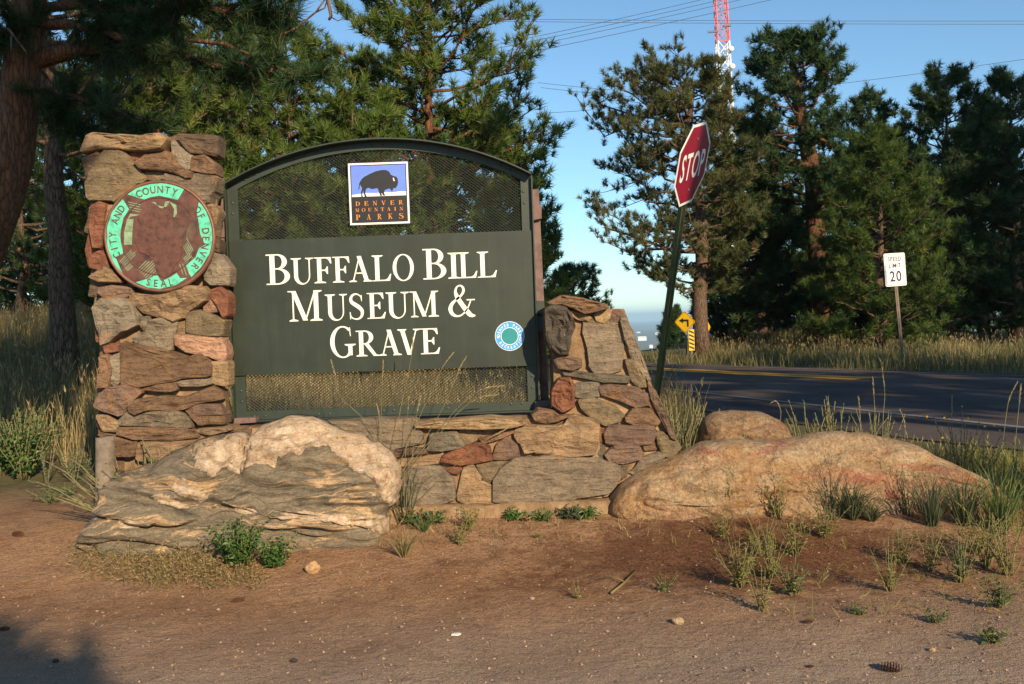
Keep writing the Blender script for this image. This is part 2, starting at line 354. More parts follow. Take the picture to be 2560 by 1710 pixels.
me = bpy.data.meshes.new('ground'); me.vertices.add(len(V)); me.vertices.foreach_set('co', V.astype(np.float32).ravel())
me.loops.add(Q.size); me.loops.foreach_set('vertex_index', Q.ravel().astype(np.int32)); me.polygons.add(len(Q))
me.polygons.foreach_set('loop_start', np.arange(0, Q.size, 4, dtype=np.int32)); me.polygons.foreach_set('loop_total', np.full(len(Q), 4, np.int32))
ground = finish(me, 'ground', ground_mat(), None, True); tag(ground, 'brown gravelly earth sloping up to the stone sign', kind='structure')
ORG[ground.name] = Vector((0, 0, 0))

def road_mat():
    m, nt, n, l, b = new_mat('dark_asphalt'); g = N(n, 'ShaderNodeNewGeometry'); p = g.outputs['Position']
    a = tex_noise(n, l, p, .8, 5); f = tex_noise(n, l, p, 90, 3, .7); tr = tex_noise(n, l, mapping(n, l, p, (1.1, .16, 1), (0, 0, .45)), 1.0, 4)
    r = ramp(n, [(.3, (.078, .060, .053)), (.7, (.112, .088, .078))]); l.new(a.outputs[0], r.inputs[0])
    r2 = ramp(n, [(.3, (.7, .7, .7)), (.7, (1.3, 1.3, 1.3))]); l.new(f.outputs[0], r2.inputs[0])
    r3 = ramp(n, [(.35, (.82, .82, .82)), (.65, (1.15, 1.15, 1.15))]); l.new(tr.outputs[0], r3.inputs[0])
    c = mixc(n, l, .8, r.outputs[0], r2.outputs[0], 'MULTIPLY'); c = mixc(n, l, 1, c, r3.outputs[0], 'MULTIPLY')
    l.new(c, b.inputs['Base Color']); b.inputs['Roughness'].default_value = .95; b.inputs['Specular IOR Level'].default_value = .08
    bump(n, l, f.outputs[0], .5, .006, b); return m
def worn_line(name, c):
    m, nt, n, l, b = new_mat(name); g = N(n, 'ShaderNodeNewGeometry'); f = tex_noise(n, l, g.outputs['Position'], 24, 5, .75)
    r = ramp(n, [(.32, (.06, .057, .06)), (.46, c)]); l.new(f.outputs[0], r.inputs[0]); l.new(r.outputs[0], b.inputs['Base Color']); b.inputs['Roughness'].default_value = .7; return m
def smooth_poly(P, k=14):
    P = [Vector((p[0], p[1], 0)) for p in P]; out = []
    for i in range(len(P) - 1):
        p0 = P[max(i - 1, 0)]; p1 = P[i]; p2 = P[i + 1]; p3 = P[min(i + 2, len(P) - 1)]
        for j in range(k):
            t = j / k
            out.append(.5 * ((2 * p1) + (-p0 + p2) * t + (2 * p0 - 5 * p1 + 4 * p2 - p3) * t * t + (-p0 + 3 * p1 - 3 * p2 + p3) * t ** 3))
    out.append(P[-1]); return out
WH = smooth_poly([(10.2, -3), (7.7, 3.2), (5.2, 9.9), (2.74, 16.8), (1.7, 21), (0.4, 26), (-2.0, 33), (-5, 40)])
FAR = smooth_poly([(17, 4), (13, 10.5), (8.98, 17), (4.2, 25.3), (2.9, 28.2), (.6, 32.5), (-2.4, 38), (-5.5, 44)])
def nrm2(P, i):
    t = P[min(i + 1, len(P) - 1)] - P[max(i - 1, 0)]; t.normalize(); return Vector((t.y, -t.x, 0))
def strip(A, B, lift, k=10):
    V = []; Fc = []
    for i in range(len(A)):
        for j in range(k + 1):
            q = A[i].lerp(B[i], j / k); V.append((q.x, q.y, tz(q.x, q.y) + lift))
    for i in range(len(A) - 1):
        for j in range(k): a = i * (k + 1) + j; Fc.append((a, a + 1, a + k + 2, a + k + 1))
    return V, Fc
NEAR = [WH[i] - nrm2(WH, i) * 1.5 for i in range(len(WH))]
FOUT = [FAR[i] + nrm2(FAR, i) * .35 for i in range(len(FAR))]
road = mk('road', *strip(NEAR, FOUT, .014, 24), road_mat(), None, True); tag(road, 'dark asphalt road curving behind the boulders', kind='structure')
white_m = worn_line('worn_white_line', (.20, .19, .19)); yel_m = worn_line('worn_yellow_line', (.75, .32, .02))
mk('edge_line', *strip([WH[i] - nrm2(WH, i) * .06 for i in range(len(WH))], [WH[i] + nrm2(WH, i) * .06 for i in range(len(WH))], .021, 1), white_m, road)
mk('edge_line', *strip([FAR[i] - nrm2(FAR, i) * .05 for i in range(len(FAR))], [FAR[i] + nrm2(FAR, i) * .05 for i in range(len(FAR))], .021, 1), white_m, road)
CEN = smooth_poly([(6.46, 17.66), (5.0, 20.4), (3.3, 23.8), (2.0, 26.4), (.4, 29.4), (-2.2, 35)])
for s in (-.19, .19):
    mk('centre_line', *strip([CEN[i] + nrm2(CEN, i) * (s - .16) for i in range(len(CEN))], [CEN[i] + nrm2(CEN, i) * (s + .16) for i in range(len(CEN))], .022, 1), yel_m, road)

# haze: pale air between the hill and the far plain
hm = bpy.data.materials.new('pale_air'); hm.use_nodes = True; hn = hm.node_tree.nodes; hl = hm.node_tree.links
hn.remove(hn['Principled BSDF']); pv = hn.new('ShaderNodeVolumePrincipled'); pv.inputs['Color'].default_value = (.50, .76, 1.0, 1)
pv.inputs['Density'].default_value = 1.2e-4; pv.inputs['Anisotropy'].default_value = 0.0; hl.new(pv.outputs[0], hn['Material Output'].inputs['Volume'])
hz = MB().box(-25000, 25000, -25000, 25000, -106, 95).build('haze', hm); tag(hz, 'pale blue haze over the distant plain', kind='stuff')

# ------------------------------------------------------------------ masonry
WY = 6.30          # front plane of the low wall
PY = 6.33          # front plane of the pillar
SY = 6.33          # front plane of the stub
def xz(px, py, Y): p = at(px, py, Y); return (p.x, p.z)
wall_root = thing('stone_wall', (at(950, 1200, WY).x, WY + .3, .1), 'mortared fieldstone sign wall with tall left pillar and sloping right end', 'stone wall')
def chaikin(P):
    out = []; n = len(P)
    for i in range(n):
        a = P[i]; b = P[(i + 1) % n]
        out.append((a[0] * .90 + b[0] * .10, a[1] * .90 + b[1] * .10)); out.append((a[0] * .10 + b[0] * .90, a[1] * .10 + b[1] * .90))
    return out
PAL = {'tan': (.37, .245, .14), 'brown': (.255, .155, .092), 'dark': (.16, .108, .072), 'grey': (.27, .21, .145), 'red': (.27, .115, .068), 'purple': (.225, .145, .105),
       'pink': (.46, .27, .18), 'olive': (.26, .195, .115), 'gold': (.41, .28, .155), 'pale': (.46, .36, .24), 'slate': (.20, .17, .125), 'black': (.11, .09, .07), 'greyb': (.31, .25, .18)}
rs = random.Random(11)
def stone(P2, o, ex, ez, nn, d, c, parent, rough=1.0, back=.10, grow=1.0):
    """one stone: outline P2 in the plane (o, ex, ez), standing d proud of it along nn"""
    P = chaikin(P2)
    gx_ = sum(p[0] for p in P) / len(P); gz_ = sum(p[1] for p in P) / len(P); ww = max(p[0] for p in P) - min(p[0] for p in P); hh_ = max(p[1] for p in P) - min(p[1] for p in P); gr = .030 * grow
    P = [(gx_ + (p[0] - gx_) * (1 + gr / ww), gz_ + (p[1] - gz_) * (1 + gr / hh_)) for p in P]
    xs = [p[0] for p in P]; zs = [p[1] for p in P]; w = max(xs) - min(xs); h = max(zs) - min(zs); cx = sum(xs) / len(xs); cz = sum(zs) / len(zs)
    j = min(w, h) * .03; P = [(p[0] + rs.uniform(-j, j), p[1] + rs.uniform(-j, j)) for p in P]
    n = len(P); e = min(.009, .14 * h, .14 * w); ta, tb = rs.uniform(-.10, .10) * rough, rs.uniform(-.12, .12) * rough; sd = rs.uniform(0, 50)
    rings = [(1, 1, -back), (1, 1, d * .45)]
    def sc2(k): return (1 - 2 * e * k / w, 1 - 2 * e * k / h)
    for k, dd in ((.28, .78), (.75, .96)): a, b_ = sc2(k); rings.append((a, b_, d * dd))
    a, b_ = sc2(1.2); rings += [(a * q, b_ * q, d * (1.02 - .02 * q)) for q in (.9, .76, .6, .44, .28, .12)]
    V = []; Fc = []
    for ri, (sx, sz, dep) in enumerate(rings):
        for p in P:
            x = cx + (p[0] - cx) * sx; z = cz + (p[1] - cz) * sz; q = dep
            if ri >= 1:
                q += (mnoise.noise((x * 9 + sd, z * 13, sd)) * .30 + mnoise.noise((x * 30 + sd, z * 38, sd)) * .22 + abs(mnoise.noise((x * 12, z * 26, sd + 4))) * .25 - .08) * d * rough
                q += (ta * (x - cx) + tb * (z - cz)) * .8
                x += mnoise.noise((x * 17, z * 17, sd)) * e * .35; z += mnoise.noise((x * 17, z * 17, sd + 9)) * e * .35
            V.append(o + ex * x + ez * z + nn * q)
    V.append(o + ex * cx + ez * cz + nn * d * 1.03)
    for r in range(len(rings) - 1):
        for i in range(n): i2 = (i + 1) % n; Fc.append((r * n + i, r * n + i2, (r + 1) * n + i2, (r + 1) * n + i))
    r = len(rings) - 1
    for i in range(n): Fc.append((r * n + i, r * n + (i + 1) % n, len(V) - 1))
    if ex.cross(ez).dot(nn) < 0: Fc = [tuple(reversed(f)) for f in Fc]
    kf = rs.uniform(.72, 1.02); c = tuple(max(.02, x * kf) for x in c)
    return mk('stone', V, Fc, M['stone'], parent, False, c)
EX, EZ, NF = Vector((1, 0, 0)), Vector((0, 0, 1)), Vector((0, -1, 0))
CA = (200, 320, .26786); CB = (200, 700, .28061); CC = (1300, 720, .38265); CD = (900, 980, .28109)
def front(crop, Y, rows):
    ox, oy, k = crop
    for c, d, P in rows:
        pts = [xz(ox + P[i] * k, oy + P[i + 1] * k, Y) for i in range(0, len(P), 2)]
        stone(pts, Vector((0, Y, 0)), EX, EZ, NF, d, PAL[c], wall_root)
front(CA, PY, [
 ('gold', .10, (50,225, 95,95, 150,70, 400,85, 640,100, 800,80, 860,130, 800,210, 640,225, 430,205, 200,210)),
 ('dark', .08, (930,95, 1300,90, 1285,265, 1200,250, 1080,250, 1000,170)),
 ('olive', .05, (100,640, 100,500, 210,290, 270,225, 420,225, 520,330, 640,480, 560,520, 420,610, 330,680, 120,680)),
 ('brown', .06, (60,300, 180,250, 215,265, 195,380, 110,470, 70,390)),
 ('red', .03, (440,255, 600,230, 640,250, 520,305)),
 ('greyb', .05, (880,150, 960,140, 1040,180, 1070,280, 1050,380, 970,390, 900,290)),
 ('brown', .08, (560,330, 660,270, 800,235, 890,260, 930,340, 1000,390, 1065,420, 1060,465, 1000,470, 880,420, 760,400, 610,400)),
 ('brown', .065, (1080,290, 1180,275, 1270,350, 1280,430, 1170,420, 1060,400)),
 ('olive', .025, (620,425, 760,425, 800,445, 730,490, 660,480)),
 ('grey', .06, (1080,440, 1150,430, 1290,460, 1270,600, 1220,690, 1130,700, 1030,600, 900,530, 790,490, 830,445, 1000,485)),
 ('red', .05, (130,740, 200,705, 250,730, 235,900, 215,1110, 150,1110, 120,930)),
 ('tan', .03, (240,735, 310,735, 300,840, 260,860)),
 ('red', .05, (110,1200, 210,1165, 270,1210, 290,1290, 190,1320, 120,1290)),
 ('gold', .06, (120,1390, 250,1310, 330,1340, 410,1430, 200,1430)),
 ('tan', .05, (1190,720, 1260,730, 1300,790, 1270,900, 1270,1000, 1220,1010, 1220,900, 1190,800)),
 ('greyb', .05, (1180,1290, 1240,1180, 1320,1200, 1390,1300, 1390,1450, 1250,1460, 1190,1400)),
 ('dark', .04, (1240,1020, 1300,1060, 1300,1150, 1250,1140)),
 ('brown', .03, (330,860, 600,760, 900,820, 1000,1000, 900,1250, 600,1300, 380,1150)),
])
front(CB, PY, [
 ('purple', .075, (200,80, 290,65, 470,75, 485,130, 380,165, 270,155, 210,120)),
 ('tan', .075, (480,120, 560,125, 700,132, 850,110, 960,70, 1120,70, 1165,130, 1140,190, 1000,270, 950,330, 850,350, 720,320, 600,290, 520,230, 480,180)),
 ('red', .06, (1170,100, 1260,75, 1330,140, 1330,300, 1290,330, 1240,230, 1190,150)),
 ('pink', .035, (1120,230, 1180,165, 1225,190, 1230,275, 1120,280)),
 ('greyb', .075, (150,240, 230,180, 330,170, 465,185, 500,250, 550,320, 545,400, 430,440, 310,530, 230,560, 200,440)),
 ('slate', .03, (560,350, 625,325, 615,400, 580,440, 550,400)),
 ('grey', .05, (640,365, 740,345, 880,375, 860,520, 820,618, 700,605, 520,570, 490,510, 520,485, 610,465)),
 ('olive', .055, (980,290, 1100,290, 1300,350, 1270,498, 1130,482, 980,470)),
 ('pink', .05, (870,505, 1000,495, 1260,515, 1290,570, 1320,640, 1290,725, 1170,680, 1050,648, 960,640, 900,590)),
 ('tan', .025, (890,390, 940,380, 945,480, 890,480)),
 ('brown', .06, (385,590, 430,572, 560,595, 830,635, 960,690, 1090,660, 1180,725, 1175,840, 880,880, 680,920, 540,930, 400,915)),
 ('gold', .05, (1195,735, 1318,742, 1318,938, 1202,920)),
 ('greyb', .04, (275,700, 375,655, 388,850, 330,935, 280,900, 305,800)),
 ('brown', .06, (205,690, 262,672, 296,800, 268,938, 200,940, 208,820)),
 ('brown', .045, (540,940, 860,912, 870,968, 810,988, 560,980)),
 ('grey', .045, (885,910, 1188,872, 1188,918, 1100,938, 920,940)),
 ('purple', .075, (170,1110, 190,1030, 290,965, 430,935, 555,985, 565,1020, 470,1095, 450,1165, 390,1198, 280,1160)),
 ('brown', .08, (475,1115, 560,1055, 760,1035, 940,1045, 1190,955, 1270,1012, 1280,1058, 1100,1088, 930,1148, 820,1146, 640,1148, 540,1178, 482,1158)),
 ('purple', .05, (960,1160, 1060,1122, 1250,1122, 1290,1188, 1100,1190, 1000,1190)),
 ('brown', .05, (995,1203, 1290,1203, 1298,1270, 1170,1270, 1090,1284)),
 ('grey', .07, (395,1235, 470,1178, 640,1165, 890,1172, 985,1230, 1008,1288, 940,1318, 800,1298, 650,1288, 405,1280)),
 ('tan', .05, (170,1212, 260,1202, 368,1272, 350,1338, 230,1338)),
 ('brown', .07, (370,1312, 650,1312, 1000,1322, 1065,1345, 1075,1380, 880,1408, 540,1408, 380,1370)),
 ('tan', .07, (1060,1332, 1360,1312, 1370,1330, 1190,1358, 1080,1350)),
 ('red', .045, (240,580, 370,575, 368,622, 250,640)),
 ('brown', .05, (1130,1400, 1340,1355, 1530,1320, 1525,1405, 1300,1440)),
 ('brown', .05, (200,1370, 360,1390, 520,1440, 480,1560, 300,1560, 210,1500)),
 ('tan', .05, (540,1450, 860,1440, 1100,1420, 1120,1540, 800,1600, 520,1590)),
])
front(CC, SY, [
 ('brown', .10, (180,105, 270,60, 420,75, 550,105, 560,125, 480,150, 420,160, 340,130, 240,100)),
 ('tan', .05, (300,150, 360,160, 460,190, 440,210, 380,205, 320,175)),
 ('black', .12, (165,150, 210,115, 290,130, 330,190, 345,260, 320,330, 310,420, 260,425, 200,390, 175,300)),
 ('gold', .04, (490,180, 530,145, 590,152, 570,200, 540,222, 500,210)),
 ('purple', .035, (585,160, 650,152, 678,190, 660,213, 590,213)),
 ('grey', .035, (412,240, 500,207, 640,227, 663,330, 653,530, 560,548, 480,548, 450,500, 440,400, 422,300)),
 ('grey', .05, (660,215, 700,210, 740,300, 770,380, 800,470, 840,580, 825,600, 790,560, 740,500, 710,400, 680,330)),
 ('olive', .045, (692,482, 740,472, 800,562, 813,640, 770,648, 720,590)),
 ('purple', .07, (225,480, 270,447, 388,470, 393,508, 330,528, 250,520)),
 ('slate', .045, (280,545, 340,540, 440,555, 560,560, 700,572, 700,608, 560,608, 420,588, 300,570)),
 ('red', .10, (215,760, 215,660, 250,592, 320,592, 343,650, 348,760, 280,793)),
 ('slate', .03, (370,632, 508,622, 508,700, 450,713, 367,705)),
 ('purple', .05, (520,652, 600,632, 760,652, 825,692, 818,758, 760,773, 640,728, 540,700)),
 ('olive', .04, (382,742, 500,728, 620,782, 678,830, 648,858, 560,888, 480,858, 400,790)),
 ('brown', .065, (688,840, 740,793, 840,793, 903,870, 880,893, 760,893, 692,868)),
 ('dark', .06, (835,622, 880,662, 920,752, 960,842, 1000,980, 970,960, 900,830, 850,722)),
 ('red', .03, (862,782, 890,772, 918,828, 895,843)), ('brown', .03, (832,712, 858,707, 868,758, 846,768)),
 ('purple', .055, (547,950, 582,907, 858,902, 878,960, 858,1008, 760,1023, 640,1028, 562,1008)),
 ('purple', .06, (557,1080, 602,1042, 758,1038, 798,1080, 778,1108, 680,1133, 582,1128)),
 ('olive', .05, (892,942, 940,952, 1010,992, 1038,1040, 980,1108, 922,1078, 897,1010)),
 ('grey', .04, (745,1170, 792,1113, 898,1073, 933,1110, 850,1168, 760,1208, 702,1198)),
 ('dark', .03, (652,1142, 698,1142, 690,1218, 665,1238)), ('red', .025, (492,942, 512,922, 543,932, 530,998, 497,998)),
 ('brown', .03, (805,1020, 870,1015, 880,1045, 815,1050)), ('slate', .03, (485,1040, 545,1032, 545,1100, 490,1105)),
 ('brown', .09, (80,830, 130,797, 210,802, 250,822, 338,822, 250,853, 170,873, 100,858)),
 ('grey', .05, (940,1120, 1010,1110, 1060,1180, 1000,1300, 900,1300, 860,1200)),
])
front(CD, WY, [
 ('grey', .05, (-330,275, 0,262, 200,252, 500,256, 550,360, 568,440, 530,458, 320,488, 220,498, 100,470, -330,470)),
 ('gold', .10, (500,292, 700,264, 1120,234, 1450,252, 1470,270, 1340,298, 1130,308, 700,308, 530,308)),
 ('slate', .06, (642,377, 850,354, 928,458, 870,488, 720,508, 612,508)),
 ('tan', .03, (882,352, 1000,333, 1088,352, 1040,418, 950,456)),
 ('brown', .045, (1062,402, 1200,372, 1340,324, 1368,358, 1250,408, 1110,438)),
 ('red', .06, (722,618, 762,552, 940,483, 1070,463, 1148,493, 1168,588, 1090,608, 880,636)),
 ('purple', .035, (1182,588, 1222,472, 1308,415, 1398,482, 1408,566, 1300,598)),
 ('tan', .06, (1372,372, 1402,304, 1480,275, 1560,313, 1790,294, 1870,215, 2000,235, 2105,302, 2096,450, 2078,536, 1900,556, 1700,542, 1560,528, 1482,526, 1422,450)),
 ('grey', .05, (1192,772, 1242,684, 1400,596, 1600,576, 1900,576, 2100,606, 2285,642, 2295,788, 2218,896, 1900,946, 1700,992, 1500,974, 1202,964)),
 ('greyb', .04, (332,976, 372,752, 442,664, 718,664, 826,792, 836,936, 700,992, 500,992)),
 ('tan', .035, (864,936, 922,684, 998,655, 1076,774, 1174,834, 1174,974, 1000,1002)),
 ('olive', .03, (1044,652, 1284,624, 1228,690, 1150,804, 1112,786)),
 ('red', .03, (764,682, 896,660, 870,718, 822,716)),
 ('dark', .05, (272,522, 450,503, 596,512, 596,538, 420,548, 312,568)),
 ('tan', .03, (332,602, 690,562, 735,545, 716,618, 500,648, 362,650)),
 ('brown', .04, (-330,520, 240,520, 300,640, 330,900, 0,960, -330,900)),
])
# side stones: left flank of the pillar and right flank of the stub, laid in rough courses
def flank(o, ey, nn, depth, z0, z1, xs, seed):
    r = random.Random(seed); z = z0
    while z < z1 - .06:
        h = min(r.uniform(.11, .24), z1 - z); y = 0
        while y < depth - .04:
            w = min(r.uniform(.14, .34), depth - y)
            if depth - y - w < .1: w = depth - y
            P = [(y + r.uniform(.004, .02), z + r.uniform(.003, .02)), (y + w / 2, z + r.uniform(0, .012)), (y + w - r.uniform(.004, .02), z + r.uniform(.003, .02)), (y + w - r.uniform(.0, .014), z + h / 2),
                 (y + w - r.uniform(.004, .03), z + h - r.uniform(.004, .02)), (y + w / 2, z + h - r.uniform(0, .01)), (y + r.uniform(.004, .03), z + h - r.uniform(.004, .02)), (y + r.uniform(0, .012), z + h / 2)]
            stone(P, o + xs(z + h / 2), ey, EZ, nn, r.uniform(.03, .085), PAL[r.choice(['brown', 'tan', 'purple', 'grey', 'red', 'dark', 'olive'])], wall_root)
            y += w
        z += h
pxL = at(252, 720, PY).x; pxR = at(548, 720, PY).x; pz1 = at(380, 352, PY).z; sx0 = at(1378, 900, SY).x; wz = at(980, 1058, WY).z
flank(Vector((pxL, PY + .02, 0)), Vector((0, 1, 0)), Vector((-1, 0, 0)), .52, .06, pz1 - .02, lambda z: Vector((0, 0, 0)), 3)
stub = [xz(*p, SY) for p in ((1378, 770), (1560, 772), (1582, 830), (1625, 950), (1672, 1090), (1700, 1240))]
def stub_x(z):
    P = stub[1:]
    for a, b in zip(P, P[1:]):
        if b[1] <= z <= a[1]: t = (z - a[1]) / (b[1] - a[1]); return a[0] + (b[0] - a[0]) * t
    return P[0][0] if z > P[0][1] else P[-1][0]
flank(Vector((0, SY + .03, 0)), Vector((0, 1, 0)), Vector((1, 0, 0)), .5, .12, stub[1][1] - .02, lambda z: Vector((stub_x(z) - .085, 0, 0)), 5)
# cap slabs on top of the pillar behind the two front ones
for k, (x0, x1, y0, y1) in enumerate(((pxL - .03, pxL + .42, PY + .10, PY + .54), (pxL + .44, pxR - .14, PY + .08, PY + .54))):
    P = [(x0, y0), ((x0 + x1) / 2, y0 - .01), (x1, y0 + .02), (x1 + .01, (y0 + y1) / 2), (x1 - .02, y1), ((x0 + x1) / 2, y1 + .02), (x0 + .02, y1)]
    stone(P, Vector((0, 0, pz1 - .02)), EX, Vector((0, 1, 0)), EZ, .06, PAL['brown'], wall_root)
# mortar core
def rough_block(mb, x0, x1, y0, y1, z0, z1, st=.06, amp=.012):
    bm = bmesh.new(); bmesh.ops.create_cube(bm, size=1)
    for v in bm.verts: v.co = Vector((x0 + (v.co.x + .5) * (x1 - x0), y0 + (v.co.y + .5) * (y1 - y0), z0 + (v.co.z + .5) * (z1 - z0)))
    for ax, ln in ((0, x1 - x0), (1, y1 - y0), (2, z1 - z0)):
        k = max(0, int(ln / st) - 1)
        if k:
            ed = [e for e in bm.edges if abs((e.verts[0].co - e.verts[1].co)[ax]) > .9 * ln]
            bmesh.ops.subdivide_edges(bm, edges=ed, cuts=k, use_grid_fill=True)
    for v in bm.verts: v.co += Vector(mnoise.noise_vector(v.co * 9)) * amp
    bm.verts.index_update(); mb.add([v.co[:] for v in bm.verts], [[v.index for v in f.verts] for f in bm.faces]); bm.free()
mo = MB()
prism(mo, [Vector((x, y, -.05)) for x, y in ((pxL + .005, PY + .035), (pxR + .0, PY + .035), (pxR - .03, PY + .1), (pxR - .16, PY + .55), (pxL + .005, PY + .55))], (0, 0, pz1 + .05))
rough_block(mo, pxR - .2, sx0 + .3, WY, WY + .62, -.05, wz)
st_ = [(stub[0][0], stub[0][1])] + stub[1:] + [(stub[-1][0], -.05), (stub[0][0], -.05)]
prism(mo, [Vector((p[0], SY - .004, p[1])) for p in st_], (0, .55, 0))
mo.build('mortar', M['mortar'], wall_root, False)
# footing of rough concrete along the base
fb = MB(); rough_block(fb, at(960, 1280, 6.2).x, at(1545, 1270, 6.2).x, 6.17, WY + .05, .02, at(1250, 1262, 6.17).z, .07, .022); fb.build('footing', M['mortar'], wall_root, True)

# ------------------------------------------------------------------ boulders
def proj(p):
    d = Vector(p) - EYE; k = d.dot(_f); return (CX + F * d.dot(_r) / k, CY - F * d.dot(_u) / k)
def inside(poly, x, y):
    c = False; n = len(poly)
    for i in range(n):
        x1, y1 = poly[i]; x2, y2 = poly[(i + 1) % n]
        if (y1 > y) != (y2 > y) and x < (x2 - x1) * (y - y1) / (y2 - y1) + x1: c = not c
    return c
def resample(P, n):
    P = [Vector((p[0], p[1], 0)) for p in P]; L = [0]
    for i in range(len(P)): L.append(L[-1] + (P[(i + 1) % len(P)] - P[i]).length)
    out = []
    for k in range(n):
        s = L[-1] * k / n
        for i in range(len(P)):
            if L[i] <= s <= L[i + 1]:
                t = (s - L[i]) / max(1e-9, L[i + 1] - L[i]); q = P[i].lerp(P[(i + 1) % len(P)], t); out.append((q.x, q.y)); break
    return out
def boulder(name, outline, Y0, front_d, back_d, mat, label, disp, medial=.55, n=150, nf=22, nb=9, patches=(), expo=2.4, lean=0.0, cat='boulder'):
    P2 = resample(chaikin([xz(x, y, Y0) for x, y in outline]), n)
    xs = [p[0] for p in P2]; zs = [p[1] for p in P2]; x0, x1, z0, z1 = min(xs), max(xs), min(zs), max(zs); cx, cz = (x0 + x1) / 2, z0 + (z1 - z0) * .42
    root_loc = (cx, Y0, z0)
    def med(p): return (min(max(p[0], cx - medial * (x1 - x0) / 2), cx + medial * (x1 - x0) / 2), cz)
    rings = [(s, -1) for s in np.linspace(.06, 1, nf)] + [(s, 1) for s in np.linspace(.93, .06, nb)]
    V = []; mask = []
    for s, side in rings:
        d = (1 - s ** expo) ** .5; y = Y0 - front_d * d if side < 0 else Y0 + back_d * d
        for p in P2:
            m = med(p); x = m[0] + (p[0] - m[0]) * s; z = m[1] + (p[1] - m[1]) * s
            yy = y + lean * (z - z0) * (1 if side < 0 else .4)
            q = Vector((x, yy, z)); k = 0
            if patches:
                u = proj(q); u = (u[0] + 9 * mnoise.noise((x * 11, z * 11, 3)), u[1] + 8 * mnoise.noise((x * 11, z * 11, 8))); k = 1.0 if any(inside(pp, *u) for pp in patches) else 0.0
            mask.append(k); nv = Vector((x - m[0], (yy - Y0) * 1.6, z - m[1])); nv = nv.normalized() if nv.length > 1e-6 else Vector((0, -1, 0))
            V.append(q + nv * disp(x, yy, z, k) * min(1, .25 + (1 - s) * 4))
    Fc = []; R = len(rings)
    for r in range(R - 1):
        for i in range(n): i2 = (i + 1) % n; Fc.append((r * n + i, r * n + i2, (r + 1) * n + i2, (r + 1) * n + i))
    Fc.append(tuple(range(n - 1, -1, -1))); Fc.append(tuple((R - 1) * n + i for i in range(n)))
    o = mk(name, V, Fc, mat, None, True, loc=root_loc); tag(o, label, cat)
    if patches:
        a = o.data.attributes.new('granite', 'FLOAT', 'POINT'); a.data.foreach_set('value', np.array(mask, np.float32))
    return o
def gneiss_mat():
    m, nt, n, l, b = new_mat('banded_gneiss'); tc = N(n, 'ShaderNodeTexCoord'); v = tc.outputs['Object']
    wob = tex_noise(n, l, v, 2.2, 3, .5); ad = N(n, 'ShaderNodeVectorMath', operation='MULTIPLY_ADD'); l.new(wob.outputs['Color'], ad.inputs[0]); ad.inputs[1].default_value = (.25, .25, .30); l.new(v, ad.inputs[2])
    vm = mapping(n, l, ad.outputs[0], (1.15, 1.6, 9.0), (0, .10, 0))
    bands = tex_noise(n, l, vm, 1.25, 7, .62, .9); thin = tex_noise(n, l, mapping(n, l, ad.outputs[0], (2.2, 2.2, 30), (0, .08, 0)), 1.5, 5, .7, .5)
    r = ramp(n, [(.26, (.055, .048, .04)), (.36, (.145, .118, .082)), (.46, (.225, .178, .12)), (.53, (.15, .122, .085)), (.585, (.50, .33, .18)), (.64, (.20, .165, .115)), (.70, (.52, .38, .24)), (.78, (.13, .115, .09))])
    l.new(bands.outputs[0], r.inputs[0]); r2 = ramp(n, [(.3, (.5, .5, .5)), (.5, (1, 1, 1)), (.7, (1.4, 1.35, 1.25))]); l.new(thin.outputs[0], r2.inputs[0])
    c = mixc(n, l, .85, r.outputs[0], r2.outputs[0], 'MULTIPLY')
    ob = tex_noise(n, l, vm, .8, 3, .5); ro = ramp(n, [(.62, (0, 0, 0)), (.68, (1, 1, 1))]); l.new(ob.outputs[0], ro.inputs[0]); c = mixc(n, l, math_n(n, l, 'MULTIPLY', ro.outputs[0], .7), c, (.42, .22, .06))
    f = tex_noise(n, l, v, 85, 4, .75); big = tex_noise(n, l, v, 14, 6, .7)
    g = N(n, 'ShaderNodeAttribute', attribute_name='granite')
    rg = ramp(n, [(.28, (.20, .12, .065)), (.40, (.40, .27, .165)), (.56, (.54, .405, .28)), (.74, (.64, .52, .39))]); l.new(big.outputs[0], rg.inputs[0])
    gm = math_n(n, l, 'ADD', g.outputs['Fac'], math_n(n, l, 'MULTIPLY', math_n(n, l, 'SUBTRACT', big.outputs[0], .5), 1.4))
    rm = ramp(n, [(.46, (0, 0, 0)), (.56, (1, 1, 1))]); l.new(gm, rm.inputs[0])
    c = mixc(n, l, rm.outputs[0], c, rg.outputs[0])
    rf = ramp(n, [(.28, (.55, .55, .55)), (.5, (1, 1, 1)), (.72, (1.35, 1.33, 1.3))]); l.new(f.outputs[0], rf.inputs[0]); c = mixc(n, l, .9, c, rf.outputs[0], 'MULTIPLY')
    l.new(c, b.inputs['Base Color']); b.inputs['Roughness'].default_value = .72; b.inputs['Specular IOR Level'].default_value = .35
    n1 = bump(n, l, bands.outputs[0], .7, .07, None); n2 = bump(n, l, thin.outputs[0], .8, .02, None, n1); n3 = bump(n, l, big.outputs[0], .6, .03, None, n2); bump(n, l, f.outputs[0], .7, .006, b, n3)
    return m
